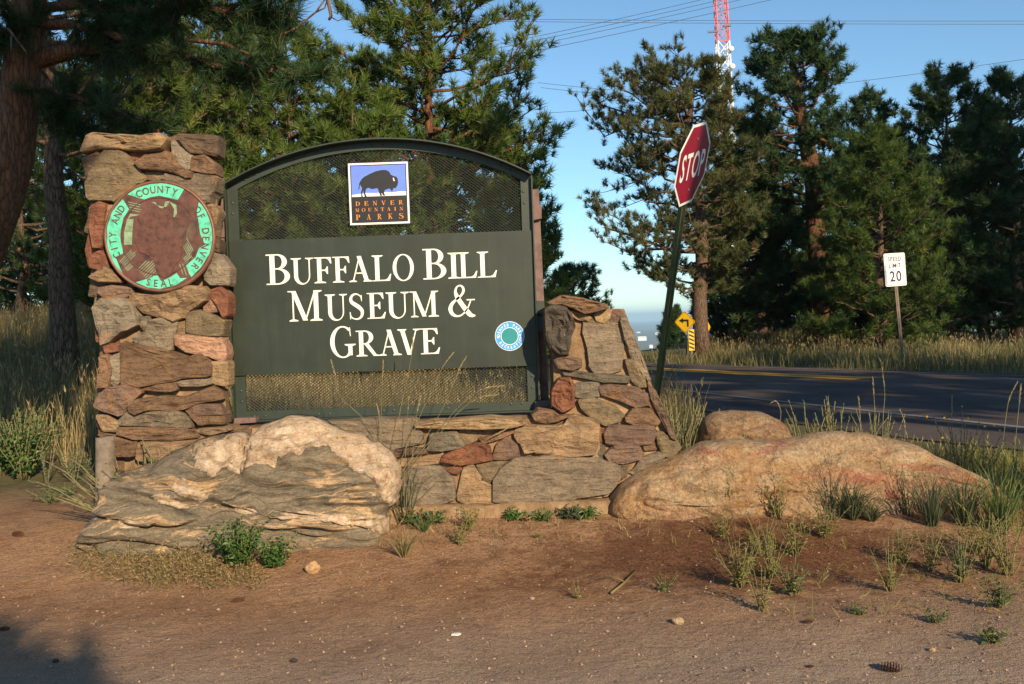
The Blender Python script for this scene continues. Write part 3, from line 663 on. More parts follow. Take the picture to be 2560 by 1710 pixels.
def granite_mat(name, stops, pink=.6, orange=.6):
    m, nt, n, l, b = new_mat(name); tc = N(n, 'ShaderNodeTexCoord'); v = tc.outputs['Object']
    big = tex_noise(n, l, v, 3.2, 6, .62, .3); med = tex_noise(n, l, v, 26, 5, .7); f = tex_noise(n, l, v, 110, 4, .7)
    r = ramp(n, stops); l.new(big.outputs[0], r.inputs[0]); c = r.outputs[0]
    sp = tex_noise(n, l, mapping(n, l, v, (1.2, 1.5, 6.5), (0, -.12, 0), (3.1, 0, 1)), 1.5, 5, .6, .6); rp = ramp(n, [(.54, (0, 0, 0)), (.66, (1, 1, 1))]); l.new(sp.outputs[0], rp.inputs[0])
    c = mixc(n, l, math_n(n, l, 'MULTIPLY', rp.outputs[0], pink), c, (.34, .135, .085))
    so = tex_noise(n, l, mapping(n, l, v, (1.6, 1.6, 2.2), (0, 0, 0), (7, 0, 4)), 1.9, 7, .72); ro = ramp(n, [(.50, (0, 0, 0)), (.63, (1, 1, 1))]); l.new(so.outputs[0], ro.inputs[0])
    c = mixc(n, l, math_n(n, l, 'MULTIPLY', ro.outputs[0], orange), c, (.33, .165, .058))
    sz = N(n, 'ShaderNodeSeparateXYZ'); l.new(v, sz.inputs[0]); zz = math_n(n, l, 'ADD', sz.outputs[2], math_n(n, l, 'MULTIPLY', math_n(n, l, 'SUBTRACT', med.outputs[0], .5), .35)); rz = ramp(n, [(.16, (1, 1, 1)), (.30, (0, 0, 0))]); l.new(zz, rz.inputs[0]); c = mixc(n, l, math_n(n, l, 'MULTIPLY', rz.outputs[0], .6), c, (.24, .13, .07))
    rd = ramp(n, [(.30, (.50, .46, .42)), (.45, (.95, .95, .95)), (.7, (1.25, 1.22, 1.18))]); l.new(med.outputs[0], rd.inputs[0]); c = mixc(n, l, .75, c, rd.outputs[0], 'MULTIPLY')
    cg = N(n, 'ShaderNodeTexVoronoi'); cg.inputs['Scale'].default_value = 62; l.new(v, cg.inputs['Vector']); rcg = ramp(n, [(0, (.62, .58, .54)), (.5, (1, 1, 1)), (1, (1.3, 1.28, 1.22))]); l.new(cg.outputs['Color'], rcg.inputs[0]); c = mixc(n, l, .75, c, rcg.outputs[0], 'MULTIPLY')
    rf = ramp(n, [(.3, (.6, .6, .6)), (.5, (1, 1, 1)), (.72, (1.3, 1.3, 1.3))]); l.new(f.outputs[0], rf.inputs[0]); c = mixc(n, l, .85, c, rf.outputs[0], 'MULTIPLY')
    l.new(c, b.inputs['Base Color']); b.inputs['Roughness'].default_value = .82; b.inputs['Specular IOR Level'].default_value = .25
    cv = N(n, 'ShaderNodeTexVoronoi', feature='DISTANCE_TO_EDGE'); cv.inputs['Scale'].default_value = 2.4; cw = tex_noise(n, l, v, 3, 5, .65); ca2 = N(n, 'ShaderNodeVectorMath', operation='MULTIPLY_ADD'); l.new(cw.outputs['Color'], ca2.inputs[0]); ca2.inputs[1].default_value = (.7, .7, .7); l.new(v, ca2.inputs[2]); l.new(ca2.outputs[0], cv.inputs['Vector']); rcv = ramp(n, [(0, (0, 0, 0)), (.03, (1, 1, 1))]); l.new(cv.outputs['Distance'], rcv.inputs[0]); n0 = bump(n, l, rcv.outputs[0], .4, .03, None)
    n1 = bump(n, l, big.outputs[0], .5, .08, None, n0); n2 = bump(n, l, med.outputs[0], .9, .028, None, n1); bump(n, l, f.outputs[0], 1.0, .009, b, n2)
    return m
M['gneiss'] = gneiss_mat()
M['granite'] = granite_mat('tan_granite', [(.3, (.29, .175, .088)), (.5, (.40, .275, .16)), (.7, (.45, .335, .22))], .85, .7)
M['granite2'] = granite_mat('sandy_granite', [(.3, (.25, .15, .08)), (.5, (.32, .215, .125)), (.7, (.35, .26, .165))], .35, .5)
def H8(P): return [(160 + P[i] * .37479, 1000 + P[i + 1] * .37479) for i in range(0, len(P), 2)]
def R1(P): return [(1460 + P[i] * .46848, 980 + P[i + 1] * .46848) for i in range(0, len(P), 2)]
cap1 = H8((1205,470, 1225,440, 1235,260, 1280,180, 1380,100, 1480,90, 1640,100, 1750,150, 1850,190, 2010,220, 2060,260, 2160,320, 2250,430, 2280,560, 2250,700, 2170,700, 2110,660, 2070,540, 1980,490, 1900,440, 1760,320, 1600,310, 1450,390, 1300,430))
cap2 = H8((840,370, 900,330, 1080,300, 1130,240, 1210,220, 1222,320, 1200,470, 1050,480, 1000,520, 930,490, 870,400))
pat3 = H8((700,560, 800,530, 900,600, 960,660, 900,690, 800,640, 720,600)); pat4 = H8((590,640, 660,620, 800,690, 880,700, 800,730, 680,700))
pat5 = H8((1060,680, 1300,740, 1500,770, 1740,740, 1900,790, 2170,760, 2170,870, 2060,880, 1900,830, 1700,810, 1400,790, 1150,740)); pat6 = H8((350,820, 480,770, 620,790, 560,850, 380,860))
def disp_left(x, y, z, k):
    w = z + .10 * x + .05 * mnoise.noise((x * 2.2, y * 2, z * 2.2))
    d = .046 * mnoise.noise((x * 1.3, y * 1.3, w * 13)) + .030 * mnoise.noise((x * 2.5, y * 2, w * 30)) + .010 * mnoise.noise((x * 14, y * 14, z * 26))
    ridge = 1 - abs(mnoise.noise((x * 1.6 + 4, y, w * 9))); d -= .055 * max(0, ridge - .86) / .14
    return d + k * (.030 + .022 * mnoise.noise((x * 13, y * 13, z * 13)))
boulder('boulder', H8((110,960, 125,890, 200,760, 250,620, 290,510, 480,460, 640,380, 840,290, 1000,240, 1180,228, 1222,300, 1245,230, 1290,180, 1380,135, 1480,118, 1640,128, 1750,178, 1850,218, 2010,248, 2060,288, 2160,348, 2220,440, 2242,560, 2215,690, 2165,720, 2170,880, 2180,1010, 2100,1100, 1500,1110, 950,1110, 600,1090, 300,1030)),
        6.02, .34, .24, M['gneiss'], 'grey banded boulder with pale pink granite cap in front of the sign', disp_left, .72, 220, 46, 9, (cap1, cap2, pat3, pat4, pat5, pat6), 3.2, .20)
def disp_right(x, y, z, k):
    v_ = mnoise.voronoi((x * 2.6 + 3, y * 2.6, z * 4.2))[0]; r_ = 1 - abs(mnoise.noise((x * 1.1 + 5, y * 2, z * 5 + x * .9))); return .10 * (v_[1] - v_[0]) - .04 - .020 * max(0, r_ - .93) / .07 + .05 * mnoise.noise((x * 1.8, y * 1.8, z * 2.6)) + .030 * mnoise.noise((x * 4.5, y * 4.5, z * 8)) + .015 * mnoise.noise((x * 15, y * 15, z * 18)) + .008 * mnoise.noise((x * 38, y * 38, z * 38))
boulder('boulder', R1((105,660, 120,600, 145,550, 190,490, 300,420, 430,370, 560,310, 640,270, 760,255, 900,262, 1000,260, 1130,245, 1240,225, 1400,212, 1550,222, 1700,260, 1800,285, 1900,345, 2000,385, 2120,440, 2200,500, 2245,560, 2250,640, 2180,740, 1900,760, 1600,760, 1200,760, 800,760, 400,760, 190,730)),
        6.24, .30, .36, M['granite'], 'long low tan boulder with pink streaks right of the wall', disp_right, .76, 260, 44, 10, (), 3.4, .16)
boulder('boulder', R1((606,290, 612,230, 640,160, 700,112, 800,96, 950,105, 1050,140, 1102,190, 1118,245, 1110,330, 850,360, 640,340)),
        6.9, .28, .26, M['granite2'], 'small rounded sandy boulder behind the long tan one', lambda x, y, z, k: .8 * disp_right(x + 7, y, z, k), .40, 130, 26, 8, (), 2.7, .25)
# ------------------------------------------------------------------ lettering
def stroke(path, wid, smooth=True):
    P = [Vector((p[0], p[1], 0)) for p in path]; W = list(wid)
    if smooth:
        Q = []; WW = []
        for i in range(len(P) - 1):
            p0 = P[max(i - 1, 0)]; p1 = P[i]; p2 = P[i + 1]; p3 = P[min(i + 2, len(P) - 1)]
            for j in range(5):
                t = j / 5; Q.append(.5 * ((2 * p1) + (-p0 + p2) * t + (2 * p0 - 5 * p1 + 4 * p2 - p3) * t * t + (-p0 + 3 * p1 - 3 * p2 + p3) * t ** 3)); WW.append(W[i] + (W[i + 1] - W[i]) * t)
        Q.append(P[-1]); WW.append(W[-1]); P, W = Q, WW
    L = []; R = []
    for i in range(len(P)):
        t = P[min(i + 1, len(P) - 1)] - P[max(i - 1, 0)]; t.normalize(); n = Vector((-t.y, t.x, 0)) * W[i] / 2
        L.append((P[i] + n)[:2]); R.append((P[i] - n)[:2])
    V = L + R; k = len(L); return V, [(i, k + i, k + i + 1, i + 1) for i in range(k - 1)]
def poly(*p): P = [(p[i], p[i + 1]) for i in range(0, len(p), 2)]; return P, fill(P)
def rect(x0, x1, y0, y1): return [(x0, y0), (x1, y0), (x1, y1), (x0, y1)], [(0, 1, 2, 3)]
def ring(cx, cy, rx, ry, ix, iy, icx=None, a0=0, a1=360, k=28):
    icx = cx if icx is None else icx; V = []; n = k + 1
    for i in range(n): a = math.radians(a0 + (a1 - a0) * i / k); V.append((cx + rx * math.cos(a), cy + ry * math.sin(a)))
    for i in range(n): a = math.radians(a0 + (a1 - a0) * i / k); V.append((icx + ix * math.cos(a), cy + iy * math.sin(a)))
    return V, [(i, i + 1, n + i + 1, n + i) for i in range(k)]
def serif(x0, x1, top, st=None):
    a, b_ = st if st else ((x0 + x1) / 2 - .05, (x0 + x1) / 2 + .05)
    if top: return poly(x0, 1, x0, .968, a, .925, b_, .925, x1, .968, x1, 1)
    return poly(x0, 0, x1, 0, x1, .032, b_, .075, a, .075, x0, .032)
def diag(x0, y0, x1, y1, w): return poly(x0 - w / 2, y0, x0 + w / 2, y0, x1 + w / 2, y1, x1 - w / 2, y1)
S_ = [(.52, .74), (.50, .86), (.40, .95), (.28, .98), (.15, .93), (.08, .80), (.12, .67), (.27, .565), (.42, .46), (.53, .33), (.52, .16), (.42, .05), (.28, .02), (.14, .06), (.06, .15), (.04, .28)]
GL = {
 'I': [rect(.10, .24, 0, 1), serif(0, .34, 0, (.1, .24)), serif(0, .34, 1, (.1, .24))],
 'L': [rect(.10, .24, 0, 1), serif(0, .36, 1, (.1, .24)), poly(0, 0, .57, 0, .62, .27, .585, .27, .50, .10, .42, .048, .12, .045, 0, .032)],
 'E': [rect(.10, .24, 0, 1), poly(0, 0, .58, 0, .63, .25, .595, .25, .51, .095, .43, .048, .12, .045, 0, .032), poly(0, 1, .55, 1, .57, .76, .535, .76, .47, .90, .4, .953, .12, .955, 0, .968), poly(.2, .535, .36, .535, .42, .65, .45, .65, .45, .365, .42, .365, .36, .485, .2, .485)],
 'F': [rect(.10, .24, 0, 1), serif(0, .38, 0, (.1, .24)), poly(0, 1, .55, 1, .57, .75, .535, .75, .47, .90, .4, .953, .12, .955, 0, .968), poly(.2, .52, .36, .52, .42, .64, .45, .64, .45, .35, .42, .35, .36, .47, .2, .47)],
 'B': [rect(.10, .24, 0, 1), rect(0, .32, .958, 1), rect(0, .32, 0, .042), rect(.2, .32, .498, .538), ring(.31, .748, .27, .252, .13, .21, None, -90, 90, 16), ring(.31, .268, .34, .268, .195, .226, None, -90, 90, 16)],
 'R': [rect(.10, .24, 0, 1), serif(0, .36, 0, (.1, .24)), rect(0, .30, .958, 1), rect(.2, .32, .468, .508), ring(.29, .734, .28, .266, .14, .224, None, -90, 90, 16), poly(.25, .50, .40, .50, .66, .06, .76, .032, .76, 0, .57, 0), ],
 'P': [rect(.10, .24, 0, 1), serif(0, .36, 0, (.1, .24)), rect(0, .30, .958, 1), rect(.2, .32, .44, .48), ring(.29, .72, .29, .28, .15, .238, None, -90, 90, 16)],
 'D': [rect(.10, .24, 0, 1), rect(0, .30, .958, 1), rect(0, .30, 0, .042), ring(.29, .5, .43, .5, .29, .458, None, -90, 90, 20)],
 'U': [rect(.10, .235, .32, 1), serif(0, .35, 1, (.1, .235)), rect(.60, .642, .32, 1), serif(.49, .76, 1, (.6, .642)), ring(.371, .32, .271, .34, .1825, .285, .4175, 180, 360, 20)],
 'O': [ring(.40, .5, .40, .52, .262, .478)],
 'A': [diag(.14, .0, .385, 1.0, .042), diag(.625, 0, .365, 1.0, .15), rect(.22, .54, .315, .36), serif(0, .27, 0, (.12, .18)), serif(.50, .80, 0, (.55, .69))],
 'V': [diag(.385, 0, .14, 1, .15), diag(.40, 0, .645, 1, .042), serif(-.02, .30, 1, (.07, .21)), serif(.53, .78, 1, (.62, .67))],
 'M': [rect(.13, .172, 0, 1), rect(.755, .89, 0, 1), diag(.50, .02, .165, 1, .14), diag(.50, .02, .80, 1, .045), serif(.03, .29, 0, (.13, .172)), serif(.64, 1.0, 0, (.755, .89)), poly(0, 1, .22, 1, .2, .93, .1, .96, 0, .968), poly(.78, 1, 1, 1, 1, .968, .9, .93, .79, .93)],
 'N': [rect(.12, .165, 0, 1), rect(.68, .725, 0, 1), diag(.68, 0, .15, 1, .15), serif(.02, .29, 0, (.12, .165)), serif(.56, .84, 1, (.68, .725)), poly(0, 1, .2, 1, .18, .93, .1, .96, 0, .968)],
 'S': [stroke(S_, [.035, .04, .045, .06, .09, .12, .14, .155, .155, .14, .11, .07, .05, .045, .04, .035]), poly(.49, .93, .535, .93, .54, .70, .515, .70), poly(.02, .30, .045, .30, .07, .02, .03, .02)],
 'G': [ring(.42, .5, .42, .52, .28, .475, .425, 48, 318, 28), rect(.60, .735, .06, .42), poly(.48, .43, .85, .43, .85, .40, .735, .36, .60, .36, .48, .40), poly(.64, .97, .675, .97, .70, .68, .67, .68), poly(.56, .09, .62, .05, .735, .1, .735, .16, .6, .16)],
 'K': [rect(.10, .24, 0, 1), serif(0, .36, 0, (.1, .24)), serif(0, .36, 1, (.1, .24)), diag(.22, .40, .60, 1, .05), poly(.28, .52, .40, .64, .70, .04, .80, .032, .80, 0, .58, 0), serif(.46, .74, 1, (.56, .64))],
 'T': [rect(.24, .38, 0, 1), serif(.14, .48, 0, (.24, .38)), poly(0, 1, .62, 1, .64, .74, .605, .74, .53, .91, .45, .955, .17, .955, .09, .91, .015, .74, -.02, .74)],
 '&': [stroke([(.90, .0), (.70, .06), (.36, .52), (.28, .68), (.25, .82), (.31, .95), (.42, .99), (.51, .92), (.52, .80), (.44, .67), (.26, .53), (.12, .40), (.06, .24), (.12, .08), (.28, .0), (.46, .05), (.64, .24), (.76, .50)], [.04, .16, .15, .13, .08, .05, .05, .08, .09, .07, .07, .11, .14, .12, .06, .05, .045, .04]), poly(.62, .50, .90, .50, .90, .54, .62, .54)],
}
def glyph_faces(ch): return GL[ch]
def put_serif(mb, ch, x0, x1, zb, h, Y, fx=None):
    """a serif capital on a vertical plane facing -Y, x0..x1 wide, h tall, standing on zb; every stroke 0.2 mm apart in depth"""
    parts = GL[ch]; lo = min(v[0] for p in parts for v in p[0]); hi = max(v[0] for p in parts for v in p[0]); k = (x1 - x0) / (hi - lo)
    for i, (P, Fc) in enumerate(parts):
        y = Y - i * .0002
        mb.add([(x0 + (v[0] - lo) * k, y, zb + v[1] * h) for v in P], Fc)
_fc = {}
def sans(ch):
    """glyph of the built-in font: (verts2d, faces, width) with cap height 1"""
    if ch in _fc: return _fc[ch]
    cu = bpy.data.curves.new('t', 'FONT'); cu.body = ch; cu.size = 1; cu.resolution_u = 3; cu.offset = .014; ob = bpy.data.objects.new('t', cu); col.objects.link(ob)
    dg = bpy.context.evaluated_depsgraph_get(); dg.update(); me = bpy.data.meshes.new_from_object(ob.evaluated_get(dg))
    V = [(v.co.x, v.co.y) for v in me.vertices]; Fc = [tuple(p.vertices) for p in me.polygons]
    bpy.data.objects.remove(ob); bpy.data.curves.remove(cu); bpy.data.meshes.remove(me)
    x0 = min(v[0] for v in V); x1 = max(v[0] for v in V); cap = .73
    _fc[ch] = ([((v[0] - x0) / cap, v[1] / cap) for v in V], Fc, (x1 - x0) / cap); return _fc[ch]
def sans_text(mb, s, org, ex, ez, h, squeeze=1, track=.16, centre=True):
    """straight run of sans capitals on the plane (ex, ez)"""
    W = 0
    for c in s: W += (.35 if c == ' ' else sans(c)[2] + track)
    x = -(W - track) / 2 if centre else 0
    for c in s:
        if c == ' ': x += .35; continue
        V, Fc, w = sans(c); mb.add([org + ex * ((x + v[0]) * h * squeeze) + ez * (v[1] * h) for v in V], Fc); x += w + track
def arc_text(mb, s, centre, r, h, a_mid, step, Y, inward=False, squeeze=1.0):
    """letters along a circle in the XZ plane; inward=True turns their feet outwards"""
    n = len(s)
    for i, c in enumerate(s):
        a = math.radians(a_mid + (i - (n - 1) / 2) * step * (1 if inward else -1))
        if c == ' ': continue
        V, Fc, w = sans(c); rad = Vector((math.cos(a), 0, math.sin(a))); up = -rad if inward else rad; rt = Vector((up.z, 0, -up.x))
        o = centre + rad * (r + (h if inward else 0)); mb.add([o + rt * ((v[0] - w / 2) * h * squeeze) + up * (v[1] * h) + Vector((0, Y - centre.y, 0)) for v in V], Fc)

# ------------------------------------------------------------------ the park sign
SGY = 6.56
def sg(px, py, Y=SGY): return at(px, py, Y)
xl = sg(581, 760).x; xr = sg(1337, 740).x; zb = sg(965, 1037).z; zs = sg(948, 455).z; za = sg(935, 356).z
sign = thing('park_sign', ((xl + xr) / 2, SGY, zb), 'dark green arched park sign with white serif lettering and metal mesh', 'sign')
fw = .070
def arch_z(x):
    hw = (xr - xl) / 2; rise = za - zs; R_ = (hw * hw + rise * rise) / (2 * rise); xm = (xl + xr) / 2
    return za - R_ + math.sqrt(max(0, R_ * R_ - (x - xm) ** 2))
AX = [xl + (xr - xl) * i / 40 for i in range(41)]
f = MB()   # face of the frame (behind), then the flange that stands forward round it
fy0, fy1 = SGY - .012, SGY + .006
f.box(xl, xl + fw, fy0, fy1, zb, arch_z(xl) + .001); f.build('side_member', M['green_frame'], sign)
f = MB(); f.box(xr - fw, xr, fy0, fy1, zb, arch_z(xr) + .001); f.build('side_member', M['green_frame'], sign)
f = MB(); f.box(xl + fw, xr - fw, fy0, fy1, zb, zb + .058); f.build('bottom_member', M['green_frame'], sign)
f = MB()
for i in range(40):
    a, b_ = AX[i], AX[i + 1]; za0, zb0 = arch_z(a), arch_z(b_)
    f.add([(a, fy0 - .002, za0 - .052), (b_, fy0 - .002, zb0 - .052), (b_, fy0 - .002, zb0), (a, fy0 - .002, za0), (a, fy1 + .002, za0 - .052), (b_, fy1 + .002, zb0 - .052), (b_, fy1 + .002, zb0), (a, fy1 + .002, za0)],
          [(0, 1, 2, 3), (7, 6, 5, 4), (3, 2, 6, 7), (4, 5, 1, 0)])
f.build('arch_member', M['green_frame'], sign)
f = MB(); d0 = SGY - .105
for i in range(40):
    a, b_ = AX[i], AX[i + 1]; za0, zb0 = arch_z(a) + .002, arch_z(b_) + .002
    f.add([(a, d0, za0), (b_, d0, zb0), (b_, d0, zb0 + .009), (a, d0, za0 + .009), (a, fy1, za0), (b_, fy1, zb0), (b_, fy1, zb0 + .009), (a, fy1, za0 + .009)],
          [(0, 1, 2, 3), (7, 6, 5, 4), (3, 2, 6, 7), (4, 5, 1, 0)])
f.build('arch_flange', M['green_frame'], sign)
d1 = SGY - .055
f = MB(); f.box(xl - .009, xl - .001, d1, fy1, zb, arch_z(xl)); f.build('side_flange', M['green_frame'], sign)
f = MB(); f.box(xr + .001, xr + .009, d1, fy1, zb, arch_z(xr)); f.build('side_flange', M['green_frame'], sign)
f = MB(); f.box(xl - .008, xr + .008, d1 - .004, fy1, zb - .010, zb - .001); f.build('bottom_flange', M['green_frame'], sign)
bz1 = sg(950, 590).z; bz0 = sg(965, 926).z
f = MB(); f.box(xl + .003, xr - .003, SGY - .030, SGY - .016, bz0, bz1); f.build('board', M['green_paint'], sign)
bm = bmesh.new(); bmesh.ops.create_uvsphere(bm, u_segments=10, v_segments=5, radius=.0095); BV = [v.co.copy() for v in bm.verts]; bm.verts.index_update(); BF = [[v.index for v in q.verts] for q in bm.faces]; bm.free()
def bolt(x, z, y):
    mk('bolt', [(x + v.x, y + v.y * .55, z + v.z) for v in BV], BF, M['bolt'], sign, True)
for x, y in ((615, 448), (642, 436), (767, 390), (793, 383), (930, 365), (957, 364), (1095, 372), (1120, 376), (1251, 415), (1275, 427)):
    p = sg(x, y); bolt(p.x, min(p.z, arch_z(p.x) - .02), fy0 - .003)
for x, y in ((583, 508), (583, 535), (1308, 479), (1311, 508), (604, 977), (606, 1004), (1330, 940), (1331, 968), (637, 1042), (664, 1041), (798, 1035), (825, 1034), (960, 1027), (985, 1025), (1120, 1020), (1146, 1018), (1278, 1010), (1305, 1008)):
    p = sg(x, y); bolt(p.x, max(p.z, zb + .022), fy0 - .001)
# mesh screens: interlaced diamond strands
def screen(x0, x1, z0, z1f, name):
    mb = MB(); pw, ph = .0265, .0198; wv = .0043; zt = max(z1f(x0), z1f(x1), z1f((x0 + x1) / 2)); n = 0
    r = z0
    row = 0
    while r < zt:
        cxs = np.arange(x0, x1, pw)
        for cx_ in cxs:
            for sx in (0, 1):
                up = (row + sx) % 2 == 0
                a = (cx_ + sx * pw / 2, r if up else r + ph / 2); b_ = (cx_ + (sx + 1) * pw / 2, r + ph / 2 if up else r)
                if b_[0] > x1 or a[1] < z0 or max(a[1], b_[1]) > min(z1f(a[0]), z1f(b_[0])): continue
                mb.add([(a[0], SGY + .009, a[1] - wv / 2 * 1.25), (b_[0], SGY + .009, b_[1] - wv / 2 * 1.25), (b_[0], SGY + .012, b_[1] + wv / 2 * 1.25), (a[0], SGY + .012, a[1] + wv / 2 * 1.25)], [(0, 1, 2, 3)])
        r += ph / 2; row += 1
    o = mb.build(name, M['mesh'], sign); o['kind'] = 'stuff'; return o
screen(xl + .03, xr - .03, bz1 - .03, lambda x: arch_z(x) - .03, 'mesh_screen')
screen(xl + .03, xr - .03, zb + .03, lambda x: bz0 + .02, 'mesh_screen')
# white lettering, one part per letter
LY = SGY - .0325
def c5(x, y): return (560 + x * .34072, 600 + y * .34072)
def row(letters, base, hb, hs):
    (xa, ya), (xb, yb) = base; z = (sg(*c5(xa, ya)).z + sg(*c5(xb, yb)).z) / 2
    for ch, a, b_, big in letters:
        mb = MB(); y = ya + (yb - ya) * ((a + b_) / 2 - xa) / (xb - xa); h = (hb if big else hs) * .34072 * SGY / F
        off = .012 * h if ch in 'OUSG&' else 0
        put_serif(mb, ch, sg(*c5(a, y)).x, sg(*c5(b_, y)).x, z - off, h + off, LY); mb.build('letter', M['letter'], sign)
row([('B', 322, 495, 1), ('U', 503, 668, 0), ('F', 672, 800, 0), ('F', 806, 932, 0), ('A', 925, 1092, 0), ('L', 1094, 1234, 0), ('O', 1245, 1400, 0), ('B', 1466, 1636, 1), ('I', 1648, 1732, 0), ('L', 1722, 1862, 0), ('L', 1862, 2005, 0)], ((330, 333), (2000, 272)), 222, 188)
row([('M', 482, 732, 1), ('U', 752, 915, 0), ('S', 930, 1034, 0), ('E', 1058, 1194, 0), ('U', 1196, 1366, 0), ('M', 1370, 1580, 0), ('&', 1650, 1846, 1)], ((490, 603), (1580, 557)), 222, 188)
row([('G', 790, 976, 1), ('R', 978, 1148, 0), ('A', 1142, 1310, 0), ('V', 1282, 1448, 0), ('E', 1448, 1590, 0)], ((800, 865), (1590, 828)), 222, 188)
# logo plaque on the upper mesh
def c3(x, y): return (540 + x * .22318, 330 + y * .22318)
PLY = SGY - .02
qc = [sg(*c3(*p), PLY) for p in ((1483, 350), (2150, 335), (2170, 1020), (1500, 1045))]
px0 = (qc[0].x + qc[3].x) / 2; px1 = (qc[1].x + qc[2].x) / 2; pz_0 = (qc[2].z + qc[3].z) / 2; pz_1 = (qc[0].z + qc[1].z) / 2; pw_ = px1 - px0; ph_ = pz_1 - pz_0
plq = MB().box(px0 - .006, px1 + .006, PLY, PLY + .012, pz_0 - .006, pz_1 + .006).build('logo_plaque', M['black'], sign); plq['label'] = 'square plaque with black bison on blue'
def pl(u, v): return (px0 + u * pw_, pz_0 + v * ph_)
def sheet(name, x0, x1, z0, z1, y, mat): return mk(name, [(x0, y, z0), (x1, y, z0), (x1, y, z1), (x0, y, z1)], [(0, 1, 2, 3)], mat, plq)
sheet('border', px0, px1, pz_0, pz_1, PLY - .001, M['white'])
a, b_ = pl(.03, .03), pl(.97, .97); sheet('field', a[0], b_[0], a[1], b_[1], PLY - .0018, M['black'])
a, b_ = pl(.045, .475), pl(.955, .955); sheet('sky_panel', a[0], b_[0], a[1], b_[1], PLY - .0026, M['blue'])
def unit(P): # crop px -> plaque unit coordinates
    out = []
    for i in range(0, len(P), 2):
        x, y = P[i], P[i + 1]; v = 1 - (y - 343) / 690.0; xl_ = 1483 + (1 - v) * 18; out.append(((x - xl_) / 668.0, v))
    return out
def flat(name, U, y, mat):
    W = [pl(*u) for u in U]; return mk(name, [(w[0], y, w[1]) for w in W], fill(W), mat, plq)
flat('snow_strip', [(.045, .455), (.955, .455), (.955, .515), (.85, .522), (.72, .508), (.62, .518), (.45, .506), (.3, .512), (.15, .498), (.045, .486)], PLY - .0034, M['white'])
flat('bison', unit((1622,545, 1630,528, 1660,500, 1720,470, 1790,441, 1860,428, 1910,430, 1945,452, 1960,482, 1985,497, 2020,508, 2038,530, 2042,580, 2032,612, 2012,636, 1992,632, 1974,672, 1958,650, 1946,636, 1925,642, 1893,652, 1884,690, 1900,715, 1872,713, 1860,690, 1850,690, 1866,716, 1840,716, 1828,680, 1820,645, 1808,628, 1750,638, 1710,620, 1684,632, 1672,680, 1690,719, 1668,720, 1656,682, 1651,648, 1640,684, 1646,724, 1630,722, 1626,672, 1640,622, 1622,592, 1616,578, 1612,600, 1609,630, 1594,642, 1601,618, 1606,578, 1612,556)), PLY - .0042, M['black'])
flat('horn', unit((1986,516, 1994,520, 2000,540, 2006,556, 1996,558, 1986,542)), PLY - .005, M['white'])
for s, y0, y1, xa, xb in (('DENVER', 820, 772, 1562, 2095), ('MOUNTAIN', 887, 848, 1562, 2095), ('PARKS', 978, 918, 1564, 2098)):
    n_ = len(s); u0 = unit((xa, y0))[0]; u1 = unit((xb, y1))[0]; lw = (.060 if n_ == 8 else .075); lh = u1[1] - u0[1]
    for i, ch in enumerate(s):
        u = u0[0] + (u1[0] - u0[0] - lw) * i / (n_ - 1); w = lw * (.55 if ch == 'I' else 1.0); mb = MB(); p = pl(u + (lw - w) / 2, u0[1]); q = pl(u + (lw + w) / 2, u0[1] + lh)
        put_serif(mb, ch, p[0], q[0], p[1], q[1] - p[1], PLY - .0026); mb.build('plaque_letter', M['orange'], plq)
# round sticker low on the right of the board
sc_ = sg(*c5(2096, 705), LY); sr = 108 * .34072 * LY / F
def disc(name, c, r, y, mat, parent, k=40, sq=1): return mk(name, [(c.x + r * sq * math.cos(2 * math.pi * i / k), y, c.z + r * math.sin(2 * math.pi * i / k)) for i in range(k)], [tuple(range(k))], mat, parent)
stk = disc('sticker', sc_, sr, LY - .0004, M['white'], sign); stk['label'] = 'round blue and teal park sticker'
disc('sticker_ring', sc_, sr * .965, LY - .0008, M['cyan'], stk); disc('sticker_ring', sc_, sr * .60, LY - .0012, M['white'], stk); disc('sticker_centre', sc_, sr * .56, LY - .0016, M['teal'], stk)
mb = MB(); arc_text(mb, 'DENVER PARKS', sc_, sr * .67, sr * .20, 90, 15.5, LY - .0014, False, .85); mb.build('sticker_text', M['white'], stk)
mb = MB(); arc_text(mb, '& RECREATION', sc_, sr * .67, sr * .20, 270, 15.5, LY - .0014, True, .85); mb.build('sticker_text', M['white'], stk)
# pale scuffs scratched into the board
# rusty mounting steel either side
def plate(px_, Y, th, name='mounting_bracket', mat='rust'):
    mb = MB(); prism(mb, [at(x, y, Y) for x, y in px_], (0, th, 0)); return mb.build(name, M[mat], sign)
plate([(546, 498), (568, 497), (572, 592), (548, 594)], SGY - .01, .05); plate([(552, 596), (572, 596), (577, 700), (556, 702)], SGY, .04)
plate([(574, 700), (588, 700), (600, 1046), (584, 1050)], SGY + .02, .03); plate([(586, 1046), (640, 1044), (640, 1056), (584, 1060)], SGY - .09, .1)
plate([(1330, 474), (1347, 472), (1372, 1000), (1352, 1004)], SGY + .015, .05); plate([(1333, 515), (1354, 512), (1354, 546), (1334, 550)], SGY - .03, .045)
plate([(1338, 1004), (1376, 1000), (1378, 1022), (1336, 1026)], SGY - .08, .1); plate([(1342, 752), (1360, 752), (1361, 784), (1343, 785)], SGY - .02, .03, 'hinge_plate', 'green_frame')
plate([(1342, 792), (1358, 792), (1359, 830), (1343, 831)], SGY - .02, .03, 'hinge_plate', 'green_frame')

